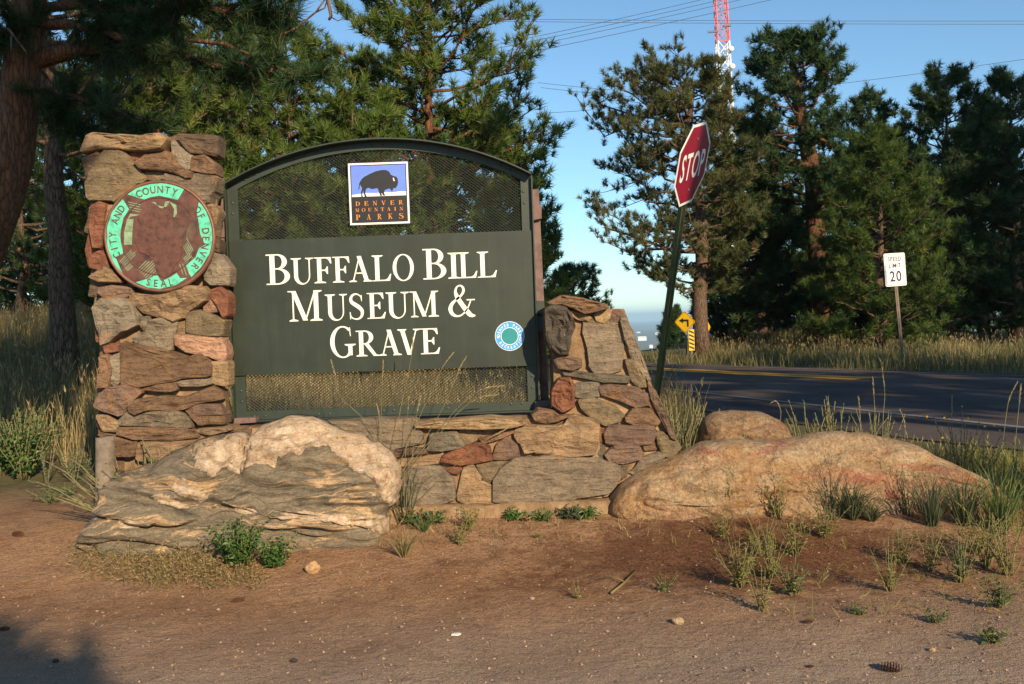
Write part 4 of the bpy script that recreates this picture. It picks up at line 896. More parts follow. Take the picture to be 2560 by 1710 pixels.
# ------------------------------------------------------------------ bronze seal on the pillar
MY = PY - .105
def ca(x, y): return (200 + x * .26786, 320 + y * .26786)
mc = at(*ca(742, 1010), MY); mr = 512 * .26786 * MY / F
seal = thing('bronze_seal', (mc.x, MY + .04, mc.z), 'round bronze city seal with turquoise patina on the stone pillar', 'plaque')
k = 72; mb = MB()
def circ(r, y): return [(mc.x + r * math.cos(2 * math.pi * i / k), y, mc.z + r * math.sin(2 * math.pi * i / k)) for i in range(k)]
mb.add(circ(mr * .975, MY) + circ(mr * .975, MY + .05), [tuple(range(k - 1, -1, -1))[::-1]] + [(i, (i + 1) % k, k + (i + 1) % k, k + i) for i in range(k)]); mb.build('disc', M['bronze'], seal)
mb = MB(); q = 12; P = []
for i in range(k):
    a = 2 * math.pi * i / k
    for j in range(q):
        b_ = 2 * math.pi * j / q; rr = mr * .985 + .013 * math.cos(b_); P.append((mc.x + rr * math.cos(a), MY + .012 + .020 * math.sin(b_), mc.z + rr * math.sin(a)))
mb.add(P, [(i * q + j, ((i + 1) % k) * q + j, ((i + 1) % k) * q + (j + 1) % q, i * q + (j + 1) % q) for i in range(k) for j in range(q)]); mb.build('rim', M['rim'], seal, True)
def mp(P, name, dy, mat, th=0):
    W = [at(*ca(P[i], P[i + 1]), MY) for i in range(0, len(P), 2)]; W2 = [(w.x, w.z) for w in W]
    return mk(name, [(w[0], MY - dy, w[1]) for w in W2], fill(W2), M[mat], seal)
for P in ((445,620, 530,560, 650,525, 760,515, 880,530, 972,572, 912,672, 830,650, 740,632, 660,645, 600,667, 540,650),
          (400,662, 458,760, 405,840, 382,960, 388,1070, 402,1170, 332,1205, 396,1352, 330,1290, 275,1190, 252,1060, 255,920, 300,780),
          (1110,690, 1190,780, 1230,900, 1238,1050, 1215,1165, 1130,1300, 1040,1392, 990,1285, 1080,1205, 1112,1120, 1170,1090, 1122,990, 1104,860, 1090,790),
          (520,1440, 640,1405, 722,1372, 760,1430, 830,1400, 902,1352, 935,1402, 1000,1398, 900,1464, 750,1500, 640,1490)):
    mp(P, 'patina_panel', .0015, 'verdigris')
for P in ((665,690, 705,692, 735,745, 780,750, 795,685, 840,685, 800,740, 720,720), (440,850, 500,850, 490,960, 415,960), (412,965, 490,965, 485,1090, 412,1090), (560,810, 470,830, 440,860, 470,800), (840,690, 900,720, 905,800, 870,850, 880,760)):
    mp(P, 'patina_patch', .0012, 'dull_patina')
rr = random.Random(4)
for (x, y, dx, dy, n_, sx, sy) in ((370, 1250, 140, -140, 4, 14, 12), (540, 1320, 110, -110, 8, 14, 16), (420, 1310, 70, -60, 3, 10, 12), (985, 1010, 70, 130, 5, -8, 18), (930, 1270, 40, 120, 4, 28, -6), (965, 1220, 70, -60, 4, 8, 14), (450, 690, 130, 30, 4, 6, 24)):
    for i in range(n_):
        a0, b0 = x + i * sx, y + i * sy; ln = rr.uniform(.7, 1.05); L_ = math.hypot(dx, dy); nx_, ny_ = -dy / L_ * 3.2, dx / L_ * 3.2
        mp((a0 + nx_, b0 + ny_, a0 + dx * ln + nx_, b0 + dy * ln + ny_, a0 + dx * ln - nx_, b0 + dy * ln - ny_, a0 - nx_, b0 - ny_), 'patina_groove', .0012, 'dull_patina')
ty = MY - .0035
for s, a, st, inw in (('CITY AND', 172, 8.6, False), ('COUNTY', 91, 9.0, False), ('OF DENVER', -5, 9.4, False), ('SEAL', 268, 9.2, True)):
    n_ = len(s)
    for i, ch in enumerate(s):
        if ch == ' ': continue
        mb = MB(); ang = a + (i - (n_ - 1) / 2) * st * (1 if inw else -1); arc_text(mb, ch, mc, mr * .785, mr * .135, ang, 0, ty, inw, .85); mb.build('letter', M['bronze'], seal)
# worn relief in the middle
M['dark_bronze'] = paint('dark_bronze', (.105, .040, .027), .6, .45, 22, .1, .7, dirt=(.085, .10, .06))
mb = MB(); P = [at(*ca(x, y), MY) for x, y in ((560, 870), (600, 800), (690, 770), (720, 720), (760, 760), (830, 740), (870, 830), (960, 850), (1010, 900), (985, 980), (1000, 1060), (950, 1120), (945, 1220), (880, 1290), (850, 1370), (790, 1400), (720, 1360), (700, 1250), (640, 1190), (560, 1160), (520, 1060), (540, 960))]
prism(mb, [Vector((p.x, MY + .001, p.z)) for p in P], (0, -.008, 0)); mb.build('emblem', M['dark_bronze'], seal)
mb = MB(); q = 8; P = []
for i in range(k):
    a = 2 * math.pi * i / k
    for j in range(q):
        b_ = 2 * math.pi * j / q; rr = mr * .70 + .004 * math.cos(b_); P.append((mc.x + rr * math.cos(a), MY + .005 * math.sin(b_), mc.z + rr * math.sin(a)))
mb.add(P, [(i * q + j, ((i + 1) % k) * q + j, ((i + 1) % k) * q + (j + 1) % q, i * q + (j + 1) % q) for i in range(k) for j in range(q)]); mb.build('inner_ring', M['bronze'], seal, True)
for (cx_, cz_, rx_, rz_, hh) in ((-.30, .32, .10, .08, .010), (.32, .16, .08, .16, .010), (.30, -.28, .10, .08, .010)):
    mb = MB(); V = []; nr = 6; ns = 22
    for i in range(nr):
        t = 1 - i / nr
        for j in range(ns):
            a = 2 * math.pi * j / ns; x = cx_ + rx_ * t * math.cos(a); z = cz_ + rz_ * t * math.sin(a); w = mnoise.noise((x * 9, z * 9, 1.3))
            V.append((mc.x + x * mr, MY - .0008 - hh * .45 * (1 - t * t) * (.8 + 1.2 * w), mc.z + z * mr))
    Fc = [(i * ns + j, i * ns + (j + 1) % ns, (i + 1) * ns + (j + 1) % ns, (i + 1) * ns + j) for i in range(nr - 1) for j in range(ns)] + [tuple((nr - 1) * ns + j for j in range(ns))]
    mk('relief', V, Fc, M['bronze'], seal, True)

# ------------------------------------------------------------------ road signs
def octagon(r): return [(r / math.cos(math.pi / 8) * math.cos(math.pi / 8 + i * math.pi / 4), r / math.cos(math.pi / 8) * math.sin(math.pi / 8 + i * math.pi / 4)) for i in range(8)]
def plane_sheet(mb, P, o, R_, U, n, off): mb.add([o + R_ * p[0] + U * p[1] + n * off for p in P], [tuple(t) for t in fill(P)]); return mb
STY = 9.0
so = at(1732, 411, STY)
scr = lambda a, b_, c: (_r * a + _u * b_ + _f * c)
R_ = scr(.516, .289, .80).normalized(); U_ = scr(.1057, .912, -.3976); U_ = (U_ - R_ * U_.dot(R_)).normalized(); N_ = R_.cross(U_).normalized()
if N_.dot(EYE - so) < 0: N_ = -N_
prj = so; t_ = 0
ptop = so + R_ * .035; pb = at(1650, 1030, STY + 1.0); axis_ = (ptop - pb).normalized(); pbase = ptop - axis_ * ((ptop.z - .12) / axis_.z + .05)
stop = thing('stop_sign', pbase, 'red octagonal stop sign on a leaning green steel post', 'stop sign')
mb = MB(); prism(mb, [so + R_ * x + U_ * y for x, y in octagon(.380)], -N_ * .004); mb.build('panel', M['sign_white'], stop)
mb = MB(); plane_sheet(mb, octagon(.355), so, R_, U_, N_, .0015); mb.build('red_field', M['red'], stop)
mb = MB(); sans_text(mb, 'STOP', so - U_ * .13 + N_ * .0032, R_, U_, .26, .62, .16); mb.build('lettering', M['sign_white'], stop)
mb = MB(); up = ptop + axis_ * .30 - N_ * .045; pbase = pbase - N_ * .045; side = axis_.cross(N_).normalized(); back = N_
w_ = .036
for a, b_ in (((-w_, 0), (-w_ * .5, -.05)), ((-w_ * .5, -.05), (w_ * .5, -.05)), ((w_ * .5, -.05), (w_, 0)), ((w_, 0), (w_ * 1.5, 0)), ((-w_ * 1.5, 0), (-w_, 0))):
    p0 = side * a[0] + back * a[1]; p1 = side * b_[0] + back * b_[1]; th = back * .004
    V = [pbase + p0, pbase + p1, up + p1, up + p0, pbase + p0 + th, pbase + p1 + th, up + p1 + th, up + p0 + th]
    mb.add(V, [(0, 1, 2, 3), (7, 6, 5, 4), (0, 4, 5, 1), (1, 5, 6, 2), (2, 6, 7, 3), (3, 7, 4, 0)])
mb.build('post', M['post_green'], stop)
for s in (-.24, .24):
    mb = MB(); c_ = so + U_ * s + N_ * .004; mb.tube([c_ - N_ * .01, c_ + N_ * .004], .011, 8); mb.build('bolt', M['galv'], stop)

SPY = 22.6
sp = at(2238, 674, SPY); lean_r = Vector((math.cos(.0), 0, 0)); tilt = math.radians(-2.4)
R2 = Vector((math.cos(tilt) * .93, .35, -math.sin(tilt))).normalized(); U2 = Vector((math.sin(tilt), 0, math.cos(tilt))); U2 = (U2 - R2 * U2.dot(R2)).normalized(); N2 = R2.cross(U2)
if N2.y > 0: N2 = -N2
spb = at(2258, 890, SPY + .06); spb.z = tz(spb.x, spb.y)
spd = thing('speed_limit_sign', spb, 'white rectangular speed limit 20 sign across the road', 'speed sign')
def rrect(w, h, r=.04, k=4):
    P = []
    for cx_, cy_, a0 in ((w / 2 - r, h / 2 - r, 0), (-w / 2 + r, h / 2 - r, 90), (-w / 2 + r, -h / 2 + r, 180), (w / 2 - r, -h / 2 + r, 270)):
        for i in range(k + 1): a = math.radians(a0 + 90 * i / k); P.append((cx_ + r * math.cos(a), cy_ + r * math.sin(a)))
    return P
mb = MB(); prism(mb, [sp + R2 * x + U2 * y for x, y in rrect(.62, .77)], -N2 * .005); mb.build('panel', M['sign_white'], spd)
mb = MB(); O = rrect(.575, .725, .03); I = rrect(.555, .705, .025); n_ = len(O)
mb.add([sp + R2 * p[0] + U2 * p[1] + N2 * .002 for p in O + I], [(i, (i + 1) % n_, n_ + (i + 1) % n_, n_ + i) for i in range(n_)]); mb.build('border', M['sign_black'], spd)
mb = MB(); sans_text(mb, 'SPEED', sp + U2 * .20 + N2 * .003, R2, U2, .105, .95, .17); sans_text(mb, 'LIMIT', sp + U2 * .045 + N2 * .003, R2, U2, .105, .95, .2); sans_text(mb, '20', sp - U2 * .27 + N2 * .003, R2, U2, .25, .95, .14)
mb.build('lettering', M['sign_black'], spd)
mb = MB(); top = sp - N2 * .03 + U2 * .3; bot = spb - Vector((0, 0, .1)); mb.bar(bot, top, .018, .05); sd_ = (top - bot).normalized().cross(N2).normalized()
mb.bar(bot + sd_ * .028, top + sd_ * .028, .03, .012); mb.bar(bot - sd_ * .028, top - sd_ * .028, .03, .012); mb.build('post', M['post_rust'], spd)

def diamond_sign(px, py, Y, half, name, label, arrow=True, gpx=None, yaw=0):
    c = at(px, py, Y); g = Vector((c.x + .02, Y, tz(c.x, Y))); t = thing(name, g, label, 'road sign')
    r_ = Vector((math.cos(yaw), math.sin(yaw), 0)); u_ = EZ; nn = r_.cross(u_); nn = -nn if nn.y > 0 else nn
    def dm(h, rad=.05):
        P = []
        for k_ in range(4):
            a0 = k_ * 90; b0 = Vector((math.cos(math.radians(a0)), math.sin(math.radians(a0)))) * (h - rad * 1.41)
            for i in range(5): a = math.radians(a0 - 45 + 90 * i / 4); P.append((b0.x + rad * math.cos(a), b0.y + rad * math.sin(a)))
        return P
    mb = MB(); prism(mb, [c + r_ * x + u_ * y for x, y in dm(half)], -nn * .005); mb.build('panel', M['sign_yellow'], t)
    mb = MB(); O, I = dm(half * .955), dm(half * .92); n_ = len(O)
    mb.add([c + r_ * p[0] + u_ * p[1] + nn * .003 for p in O + I], [(i, (i + 1) % n_, n_ + (i + 1) % n_, n_ + i) for i in range(n_)]); mb.build('border', M['sign_black'], t)
    if arrow:
        h = half
        A = [(.20 * h, -.42 * h), (.36 * h, -.42 * h), (.36 * h, .22 * h), (.10 * h, .22 * h), (.10 * h, .22 * h), (-.14 * h, .22 * h), (-.14 * h, .36 * h), (-.56 * h, .13 * h), (-.14 * h, -.10 * h), (-.14 * h, .05 * h), (.20 * h, .05 * h)]
        A = [a for i, a in enumerate(A) if i != 4]
        mb = MB(); plane_sheet(mb, A, c, r_, u_, nn, .004); mb.build('arrow', M['sign_black'], t)
    mb = MB(); mb.bar(g - EZ * .1 - nn * .04, c - nn * .04 + u_ * half * .8, .05, .04); mb.build('post', M['post_rust'], t)
    return t
diamond_sign(1712, 805, 26.6, .315, 'turn_sign', 'yellow diamond left turn sign beside the thick trunk', True, yaw=-.6)
diamond_sign(1765, 818, 29.5, .31, 'warning_sign', 'yellow diamond sign edge peeking out right of the thick trunk', False, yaw=.9)
# striped object marker
mk_c = at(1729, 850, 26.3); g = Vector((mk_c.x, 26.3, tz(mk_c.x, 26.3))); om = thing('object_marker', g, 'narrow yellow and black striped marker under the turn sign', 'road marker')
w2, h2 = .078, .22
mb = MB().box(mk_c.x - w2, mk_c.x + w2, 26.3, 26.306, mk_c.z - h2 * 1.3, mk_c.z + h2 * 1.3); mb.build('panel', M['sign_yellow'], om)
for i in range(5):
    z = mk_c.z - h2 * 1.2 + i * .107; mb = MB().add([(mk_c.x - w2 + .01, 26.296, z + .064), (mk_c.x + w2 - .01, 26.296, z), (mk_c.x + w2 - .01, 26.296, z + .052), (mk_c.x - w2 + .01, 26.296, z + .114)], [(0, 1, 2, 3)]); mb.build('stripe', M['sign_black'], om)
MB().bar(g - EZ * .1 + Vector((0, .03, 0)), mk_c + Vector((0, .03, .3)), .05, .03).build('post', M['post_rust'], om)

# ------------------------------------------------------------------ radio tower and overhead lines
TY_ = 150.0
tb = at(1818, 330, TY_); tt = at(1795, -120, TY_); tgz = tz(tb.x, TY_); ax_ = (tt - tb).normalized(); base = tb - ax_ * ((tb.z - tgz) / ax_.z)
tower = thing('radio_tower', base, 'red and white lattice radio mast rising behind the pines', 'tower')
L_ = 92.0; seg = 2.2; nseg = int(L_ / seg); zsplit = at(1800, 118, TY_).z
hwid = lambda z: .92 - .003 * max(0, z - tb.z)
red, whi = MB(), MB()
cor = [(-1, -1), (1, -1), (1, 1), (-1, 1)]
for i in range(nseg):
    a = base + ax_ * (i * seg); b_ = base + ax_ * ((i + 1) * seg)
    if b_.z > 92: break
    mb = red if a.z > zsplit else whi; ha, hb = hwid(a.z), hwid(b_.z)
    for k_, (sx, sy) in enumerate(cor):
        p0 = a + Vector((sx * ha, sy * ha, 0)); p1 = b_ + Vector((sx * hb, sy * hb, 0)); mb.bar(p0, p1, .15)
        sx2, sy2 = cor[(k_ + 1) % 4]; q1 = b_ + Vector((sx2 * hb, sy2 * hb, 0)); q0 = a + Vector((sx2 * ha, sy2 * ha, 0)); mb.bar(p0, q1, .085); mb.bar(q0, p1, .085); mb.bar(p0, q0, .09)
red.build('red_lattice', M['tower_red'], tower); whi.build('white_lattice', M['tower_white'], tower)
for x, y in ((1826, 124), (1829, 168)):
    c = at(x, y, TY_ - 1); mb = MB(); mb.tube([c + Vector((-.3, .1, 0)), c + Vector((0, -.1, 0)), c + Vector((.02, -.5, 0)), c + Vector((.05, -.7, 0))], [.10, .42, .45, .32], 14); mb.tube([c + Vector((-1.2, .2, 0)), c], .1, 6); mb.build('dish', M['tower_white'], tower, True)
for x0, x1, y in ((1770, 1795, 80), (1808, 1828, 65)):
    MB().bar(at(x0, y, TY_ - 1), at(x1, y - 2, TY_ - 1), .28).build('antenna', M['wire'], tower)
def cable(a, b_, Y0, Y1, sag, label, r=.016):
    p, q = at(*a, Y0), at(*b_, Y1); d = q - p; p = p - d * .35; q = q + d * .35; P = []
    for i in range(25):
        t = i / 24; w = p.lerp(q, t); w.z -= sag * 4 * t * (1 - t); P.append(w)
    o = MB().tube(P, r, 5).build('power_line', M['wire'], None, True, loc=P[12]); tag(o, label, 'power line', 'overhead power lines')
cable((1380, 46), (2560, 50), 60, 62, .1, 'upper of the two level power lines crossing the whole upper sky')
cable((1380, 52), (2560, 58), 60.5, 62.5, .1, 'lower of the two level power lines crossing the whole upper sky')
cable((1380, 80), (1740, 0), 58, 66, .1, 'highest of the power lines rising right from the tall pine')
cable((1380, 90), (1790, 0), 58, 66, .1, 'second of the power lines rising right from the tall pine')
cable((1385, 100), (1830, 2), 58, 66, .1, 'third of the power lines rising right from the tall pine')
cable((1390, 114), (1915, 0), 56, 64, .1, 'lowest of the power lines rising right from the tall pine')
cable((1405, 212), (1570, 227), 70, 72, .05, 'upper power line sloping down behind the bronzed pine')
cable((1405, 224), (1550, 238), 70, 72, .05, 'lower power line sloping down behind the bronzed pine')
cable((1390, 280), (1520, 270), 70, 72, .05, 'short power line rising between the two pines')
cable((2100, 207), (2560, 146), 75, 70, .1, 'single power line rising to the right edge above the dark pines')
cable((2080, 258), (2290, 270), 75, 75, .05, 'upper power line low between the dark pine tops')
cable((2080, 264), (2290, 278), 76, 76, .05, 'lower power line low between the dark pine tops')

# weathered post beside the left boulder
wp = ground_at(262, 1235); wy = wp.y = 6.17; a = at(255, 1240, wy); b_ = at(262, 1092, wy); wg = Vector((a.x, wy, tz(a.x, wy)))
post = thing('wooden_post', wg, 'weathered grey wooden post stub at the foot of the pillar', 'post')
mb = MB(); n_ = 14; P = []
for j in range(9):
    t = j / 8; c = (wg - EZ * .1).lerp(b_, t)
    for i in range(n_):
        a_ = 2 * math.pi * i / n_; w = 1 + .16 * mnoise.noise((math.cos(a_) * 2, math.sin(a_) * 2, t * .8)); top = .02 * mnoise.noise((i * .9, 3, 1)) if j == 8 else 0
        P.append((c.x + .058 * w * math.cos(a_), c.y + .05 * w * math.sin(a_), c.z + top))
mb.add(P, [(j * n_ + i, j * n_ + (i + 1) % n_, (j + 1) * n_ + (i + 1) % n_, (j + 1) * n_ + i) for j in range(8) for i in range(n_)] + [tuple(8 * n_ + i for i in range(n_))]); mb.build('stump', M['wood'], post, True)

# pale buildings out on the plain
for k_, (x, y, w, h, lab) in enumerate(((1606, 850, 30, 13, 'largest white building far out on the plain'), (1644, 836, 16, 7, 'white building far out on the plain nearest the stop sign post'), (1585, 862, 18, 7, 'small pale building left of the largest one on the plain'),
        (1628, 866, 12, 6, 'small pale building below the largest one on the plain'), (1596, 832, 14, 4, 'faint pale building near the far horizon'), (1618, 892, 40, 8, 'long white building at the near edge of the plain'))):
    d = ray(x, y); t = (EYE.z + 97) / -d.z; c = EYE + d * t; W = w * t / F * .7; H_ = h * t / F * .7
    r_ = thing('building', (c.x, c.y, c.z), lab, 'building', 'pale buildings on the far plain')
    MB().box(c.x - W / 2, c.x + W / 2, c.y, c.y + W * .6, c.z - 6, c.z + H_ * .6).build('wall', M['tower_white'], r_)
    MB().add([(c.x - W * .52, c.y - 1, c.z + H_ * .6), (c.x + W * .52, c.y - 1, c.z + H_ * .6), (c.x + W * .52, c.y + W * .62, c.z + H_ * .6), (c.x - W * .52, c.y + W * .62, c.z + H_ * .6), (c.x - W * .5, c.y + W * .3, c.z + H_), (c.x + W * .5, c.y + W * .3, c.z + H_)], [(0, 1, 5, 4), (2, 3, 4, 5), (0, 4, 3), (1, 2, 5), (0, 3, 2, 1)]).build('roof', M['tower_white'], r_)
# ------------------------------------------------------------------ pines
def needles(P, D, L, n, w, spread, rng, brush=.6):
    """P, D (m,3): tuft points and directions -> (m*n*3,3) needle triangles"""
    m = len(P); P = np.repeat(P, n, 0); D = np.repeat(D, n, 0); L = np.repeat(L, n)
    R = rng.normal(size=(m * n, 3)); R -= D * (R * D).sum(1, keepdims=True); R /= np.linalg.norm(R, axis=1, keepdims=True) + 1e-9
    th = rng.uniform(.15, spread, m * n); d = D * np.cos(th)[:, None] + R * np.sin(th)[:, None]
    base = P - D * (rng.random(m * n) * brush * L)[:, None]; ln = L * rng.uniform(.65, 1.0, m * n)
    S = np.cross(d, rng.normal(size=(m * n, 3))); S /= np.linalg.norm(S, axis=1, keepdims=True) + 1e-9; S *= w
    out = np.empty((m * n, 3, 3)); out[:, 0] = base - S; out[:, 1] = base + S; out[:, 2] = base + d * ln[:, None]
    return out.reshape(-1, 3)
def pine(name, label, base, H, tr, prof, nb=60, seed=0, crown=.25, nl=.17, nw=.006, nn=26, mat='needle_lit', bark='bark_grey', lean=(0, 0), group=None, sub=5, tufts=3, droop=.0, up=.45,
         wig=.04, spread=1.25, bare=.0, trunk_path=None, tint=(.15, .85), gap=.0, sides=9, extra=(), crook=.055):
    """prof: (height fraction, reach to the left, reach to the right, reach towards/away)"""
    rng = np.random.default_rng(seed); base = Vector(base); t = thing(name, base, label, 'tree', group)
    n = 12; path = []; rad = []
    if trunk_path: path = [Vector(p) for p in trunk_path[0]]; rad = list(trunk_path[1])
    else:
        wx = rng.normal(size=n) * wig * H * .12; wy = rng.normal(size=n) * wig * H * .12
        for i in range(n):
            f_ = i / (n - 1); path.append(base + Vector((lean[0] * H * f_ + (wx[i] if 0 < i else 0), lean[1] * H * f_ + (wy[i] if 0 < i else 0), H * f_ - (.15 if i == 0 else 0))))
            rad.append(tr * (1.25 if i == 0 else 1) * max(.06, (1 - f_) ** .8))
    def tp(f_):
        f_ = min(max(f_, 0), 1) * (len(path) - 1); i = min(int(f_), len(path) - 2); return path[i].lerp(path[i + 1], f_ - i), rad[i] + (rad[i + 1] - rad[i]) * (f_ - i)
    MB().tube(path, rad, sides, True, .12, rng).build('trunk', M[bark], t, True)
    hs = [p[0] for p in prof]; lim = MB(); TP = []; TD = []; TL = []; az = rng.random() * 6
    def interp(k, f_): return float(np.interp(f_, hs, [p[k] for p in prof]))
    for b in range(nb):
        f_ = crown + (1 - crown) * (b + rng.random()) / nb; az += 2.39996 + rng.normal() * .35; ca_, sa_ = math.cos(az), math.sin(az)
        Rr = (interp(2, f_) if ca_ > 0 else interp(1, f_)); Rd = interp(3, f_); R_l = math.sqrt((Rr * ca_) ** 2 + (Rd * sa_) ** 2) * rng.uniform(.72, 1.06)
        if R_l < .12 or rng.random() < gap: continue
        p0, r0 = tp(f_); pit = up * (.15 + .95 * f_) + rng.normal() * .16 - droop * (1 - f_); k = 6; P = []
        dv = Vector((ca_, sa_, math.tan(pit))); dv.normalize()
        for i in range(k):
            s = i / (k - 1); q = p0 + dv * (R_l * s) + Vector((rng.normal() * crook, rng.normal() * crook, rng.normal() * crook * .8)) * R_l * min(s, .7); q.z += R_l * (.16 * s * s - .05 * math.sin(s * 3.1)); P.append(q)
        br = min(r0 * .55, .012 + .017 * R_l); lim.tube(P, [br * (1 - .82 * i / (k - 1)) for i in range(k)], 5, False)
        m_ = max(2, int(sub * (.5 + R_l * .42)))
        for j in range(m_ + 1):
            s = 1.0 if j == m_ else .34 + .64 * ((j + rng.random() * .7) / m_) ** .8
            if s < bare: continue
            x = s * (k - 1); i = min(int(x), k - 2); q = P[i].lerp(P[i + 1], x - i); tdir = (P[i + 1] - P[i]).normalized()
            sidev = tdir.cross(EZ).normalized() * (1 if (j % 2) else -1); ll = R_l * rng.uniform(.16, .36) * (1.15 - .5 * s) + .10
            d = (tdir * .75 + sidev * rng.uniform(.25, .95) + EZ * rng.uniform(-.05, .55)).normalized()
            e = q + d * ll + EZ * ll * .12; mid = q.lerp(e, .5) + Vector(rng.normal(size=3)) * ll * .06
            lim.tube([q, mid, e], [.010, .007, .004], 4, False)
            for g_ in range(tufts):
                u_ = 1 - .20 * g_ - rng.random() * .10; w = q.lerp(e, max(.1, u_)) + Vector(rng.normal(size=3)) * nl * .26
                TP.append(w); dd = (d * .55 + EZ * .6 + Vector(rng.normal(size=3)) * .35).normalized(); TD.append(dd); TL.append(nl * rng.uniform(.75, 1.15))
    for (p_, d_, l_) in extra: TP.append(p_); TD.append(d_); TL.append(l_)
    if lim.V: lim.build('branches', M[bark] if bark != 'bark' else M['bark'], t, True)
    if TP:
        TPa, TDa, TLa = np.array([tuple(v) for v in TP]), np.array([tuple(v) for v in TD]), np.array(TL)
        V = needles(TPa, TDa, TLa, nn, nw, spread, rng); tn = np.repeat(np.clip(rng.normal((tint[0] + tint[1]) / 2, .2, len(TPa)), tint[0], 1), nn); tn = np.clip(tn + rng.normal(size=len(tn)) * .08, 0, 1)
        tri_mesh('crown', V, tn, M[mat], t)
    return t
def tree_at(px, Y, py_top, **kw):
    """base on the ground under column px at distance Y, top at image height py_top"""
    b = at(px, 800, Y); z = tz(b.x, Y); top = at(px, py_top, Y).z
    # keep the foot under the picture column despite the roll
    for _ in range(4):
        u = proj((b.x, Y, z)); b = at(px, u[1], Y); z = tz(b.x, Y)
    topx = at(px, py_top, Y).x
    return Vector((b.x, Y, z)), top - z
LITP = dict(nl=.19, nw=.0075, nn=40, mat='needle_lit', spread=1.45)
def bt(px, Y, top, prof, label, seed, **kw):
    b, H = tree_at(px, Y, top); a = dict(LITP); a.update(kw); return pine('pine_tree', label, b, H, a.pop('tr', .13), prof, seed=seed, **a)
G1 = 'pines behind the sign'
full = lambda r, top=.25: [(0, r * .9, r * .9, r * .8), (.3, r, r, r * .9), (.6, r * .8, r * .8, r * .75), (.85, r * .45, r * .45, r * .45), (1, top * r, top * r, top * r)]
# the tall pine rising above the arch
bt(1080, 15.0, -260, [(0, 1.4, 1.8, 1.3), (.30, 1.5, 2.0, 1.4), (.42, 1.5, 2.25, 1.5), (.55, 1.5, 2.1, 1.5), (.66, 1.5, 1.75, 1.4), (.8, 1.3, 1.45, 1.2), (1, .4, .5, .4)], 'tall sunlit pine rising above the arch of the sign', 21, tr=.115, nb=96, crown=.22, bark='bark', group=G1, sub=8, tufts=3, up=.42, lean=(.03, 0), wig=.03)
bt(905, 13.6, 250, full(1.35), 'low bright green pine right behind the arch', 22, nb=62, crown=.08, group=G1, sub=6)
bt(745, 16.2, 95, full(1.75), 'bushy green pine left of the tall one, above the sign shoulder', 23, nb=84, crown=.08, group=G1, sub=6)
bt(560, 17.5, -60, full(1.9), 'sunlit pine directly right of the stone pillar top', 24, nb=92, crown=.08, group=G1, sub=6)
bt(395, 15.0, 60, full(1.7), 'pine standing directly behind the stone pillar', 25, nb=80, crown=.1, group=G1, sub=6)
bt(1255, 17.0, 330, [(0, 1.4, 1.2, 1.2), (.4, 1.6, 1.25, 1.3), (.8, 1.0, .8, .8), (1, .3, .3, .3)], 'shorter pine behind the right shoulder of the sign', 26, nb=66, crown=.05, group=G1, sub=6)
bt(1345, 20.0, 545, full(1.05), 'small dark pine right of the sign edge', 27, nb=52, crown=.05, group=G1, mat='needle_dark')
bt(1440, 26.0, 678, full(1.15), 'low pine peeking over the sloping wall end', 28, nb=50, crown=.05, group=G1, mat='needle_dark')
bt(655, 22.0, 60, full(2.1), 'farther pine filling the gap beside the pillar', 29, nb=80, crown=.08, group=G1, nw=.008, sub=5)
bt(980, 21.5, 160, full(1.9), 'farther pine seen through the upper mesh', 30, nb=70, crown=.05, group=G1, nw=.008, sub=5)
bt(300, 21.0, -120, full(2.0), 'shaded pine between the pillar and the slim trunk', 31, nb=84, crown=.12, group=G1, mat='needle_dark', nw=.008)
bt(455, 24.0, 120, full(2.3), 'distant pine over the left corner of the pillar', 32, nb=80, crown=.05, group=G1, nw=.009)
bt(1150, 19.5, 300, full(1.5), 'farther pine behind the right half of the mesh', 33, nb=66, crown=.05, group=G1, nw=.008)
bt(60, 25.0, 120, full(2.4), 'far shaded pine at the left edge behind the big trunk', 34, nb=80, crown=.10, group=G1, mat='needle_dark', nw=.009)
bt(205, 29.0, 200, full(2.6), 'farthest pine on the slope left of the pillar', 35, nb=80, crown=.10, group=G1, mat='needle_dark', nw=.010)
# slim bare trunk left of the pillar
b, H = tree_at(166, 13.5, -420)
pine('pine_tree', 'pine with a bare brown trunk left of the pillar', b, H, .185, [(0, 1.6, 1.6, 1.4), (.5, 1.9, 1.9, 1.6), (.8, 1.4, 1.4, 1.2), (1, .4, .4, .4)], nb=60, seed=41, crown=.42, bark='bark_grey', group=None, mat='needle_dark', nl=.2, nw=.006, nn=26, sub=6, lean=(-.012, 0), wig=.02, sides=14)
# the big near pine at the left edge, its boughs hanging into the picture
LY_ = 9.0
tpx = [(-190, 1000, .20), (-110, 800, .185), (-40, 640, .175), (8, 500, .17), (36, 390, .17), (48, 270, .165), (60, 130, .16), (74, 0, .15), (92, -150, .14), (104, -330, .12), (112, -520, .09), (116, -700, .05), (118, -820, .02)]
tpath = [at(x, y, LY_) for x, y, r in tpx]; tpath[0].z = tz(tpath[0].x, LY_) - .1
ex = []; rg = np.random.default_rng(5)
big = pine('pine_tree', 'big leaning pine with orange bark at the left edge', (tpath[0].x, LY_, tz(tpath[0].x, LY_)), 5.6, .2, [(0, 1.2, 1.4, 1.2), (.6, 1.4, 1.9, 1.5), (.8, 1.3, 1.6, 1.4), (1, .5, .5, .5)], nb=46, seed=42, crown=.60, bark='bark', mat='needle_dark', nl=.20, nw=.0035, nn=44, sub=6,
           trunk_path=(tpath, [r for *_, r in tpx]), sides=16, spread=1.35)
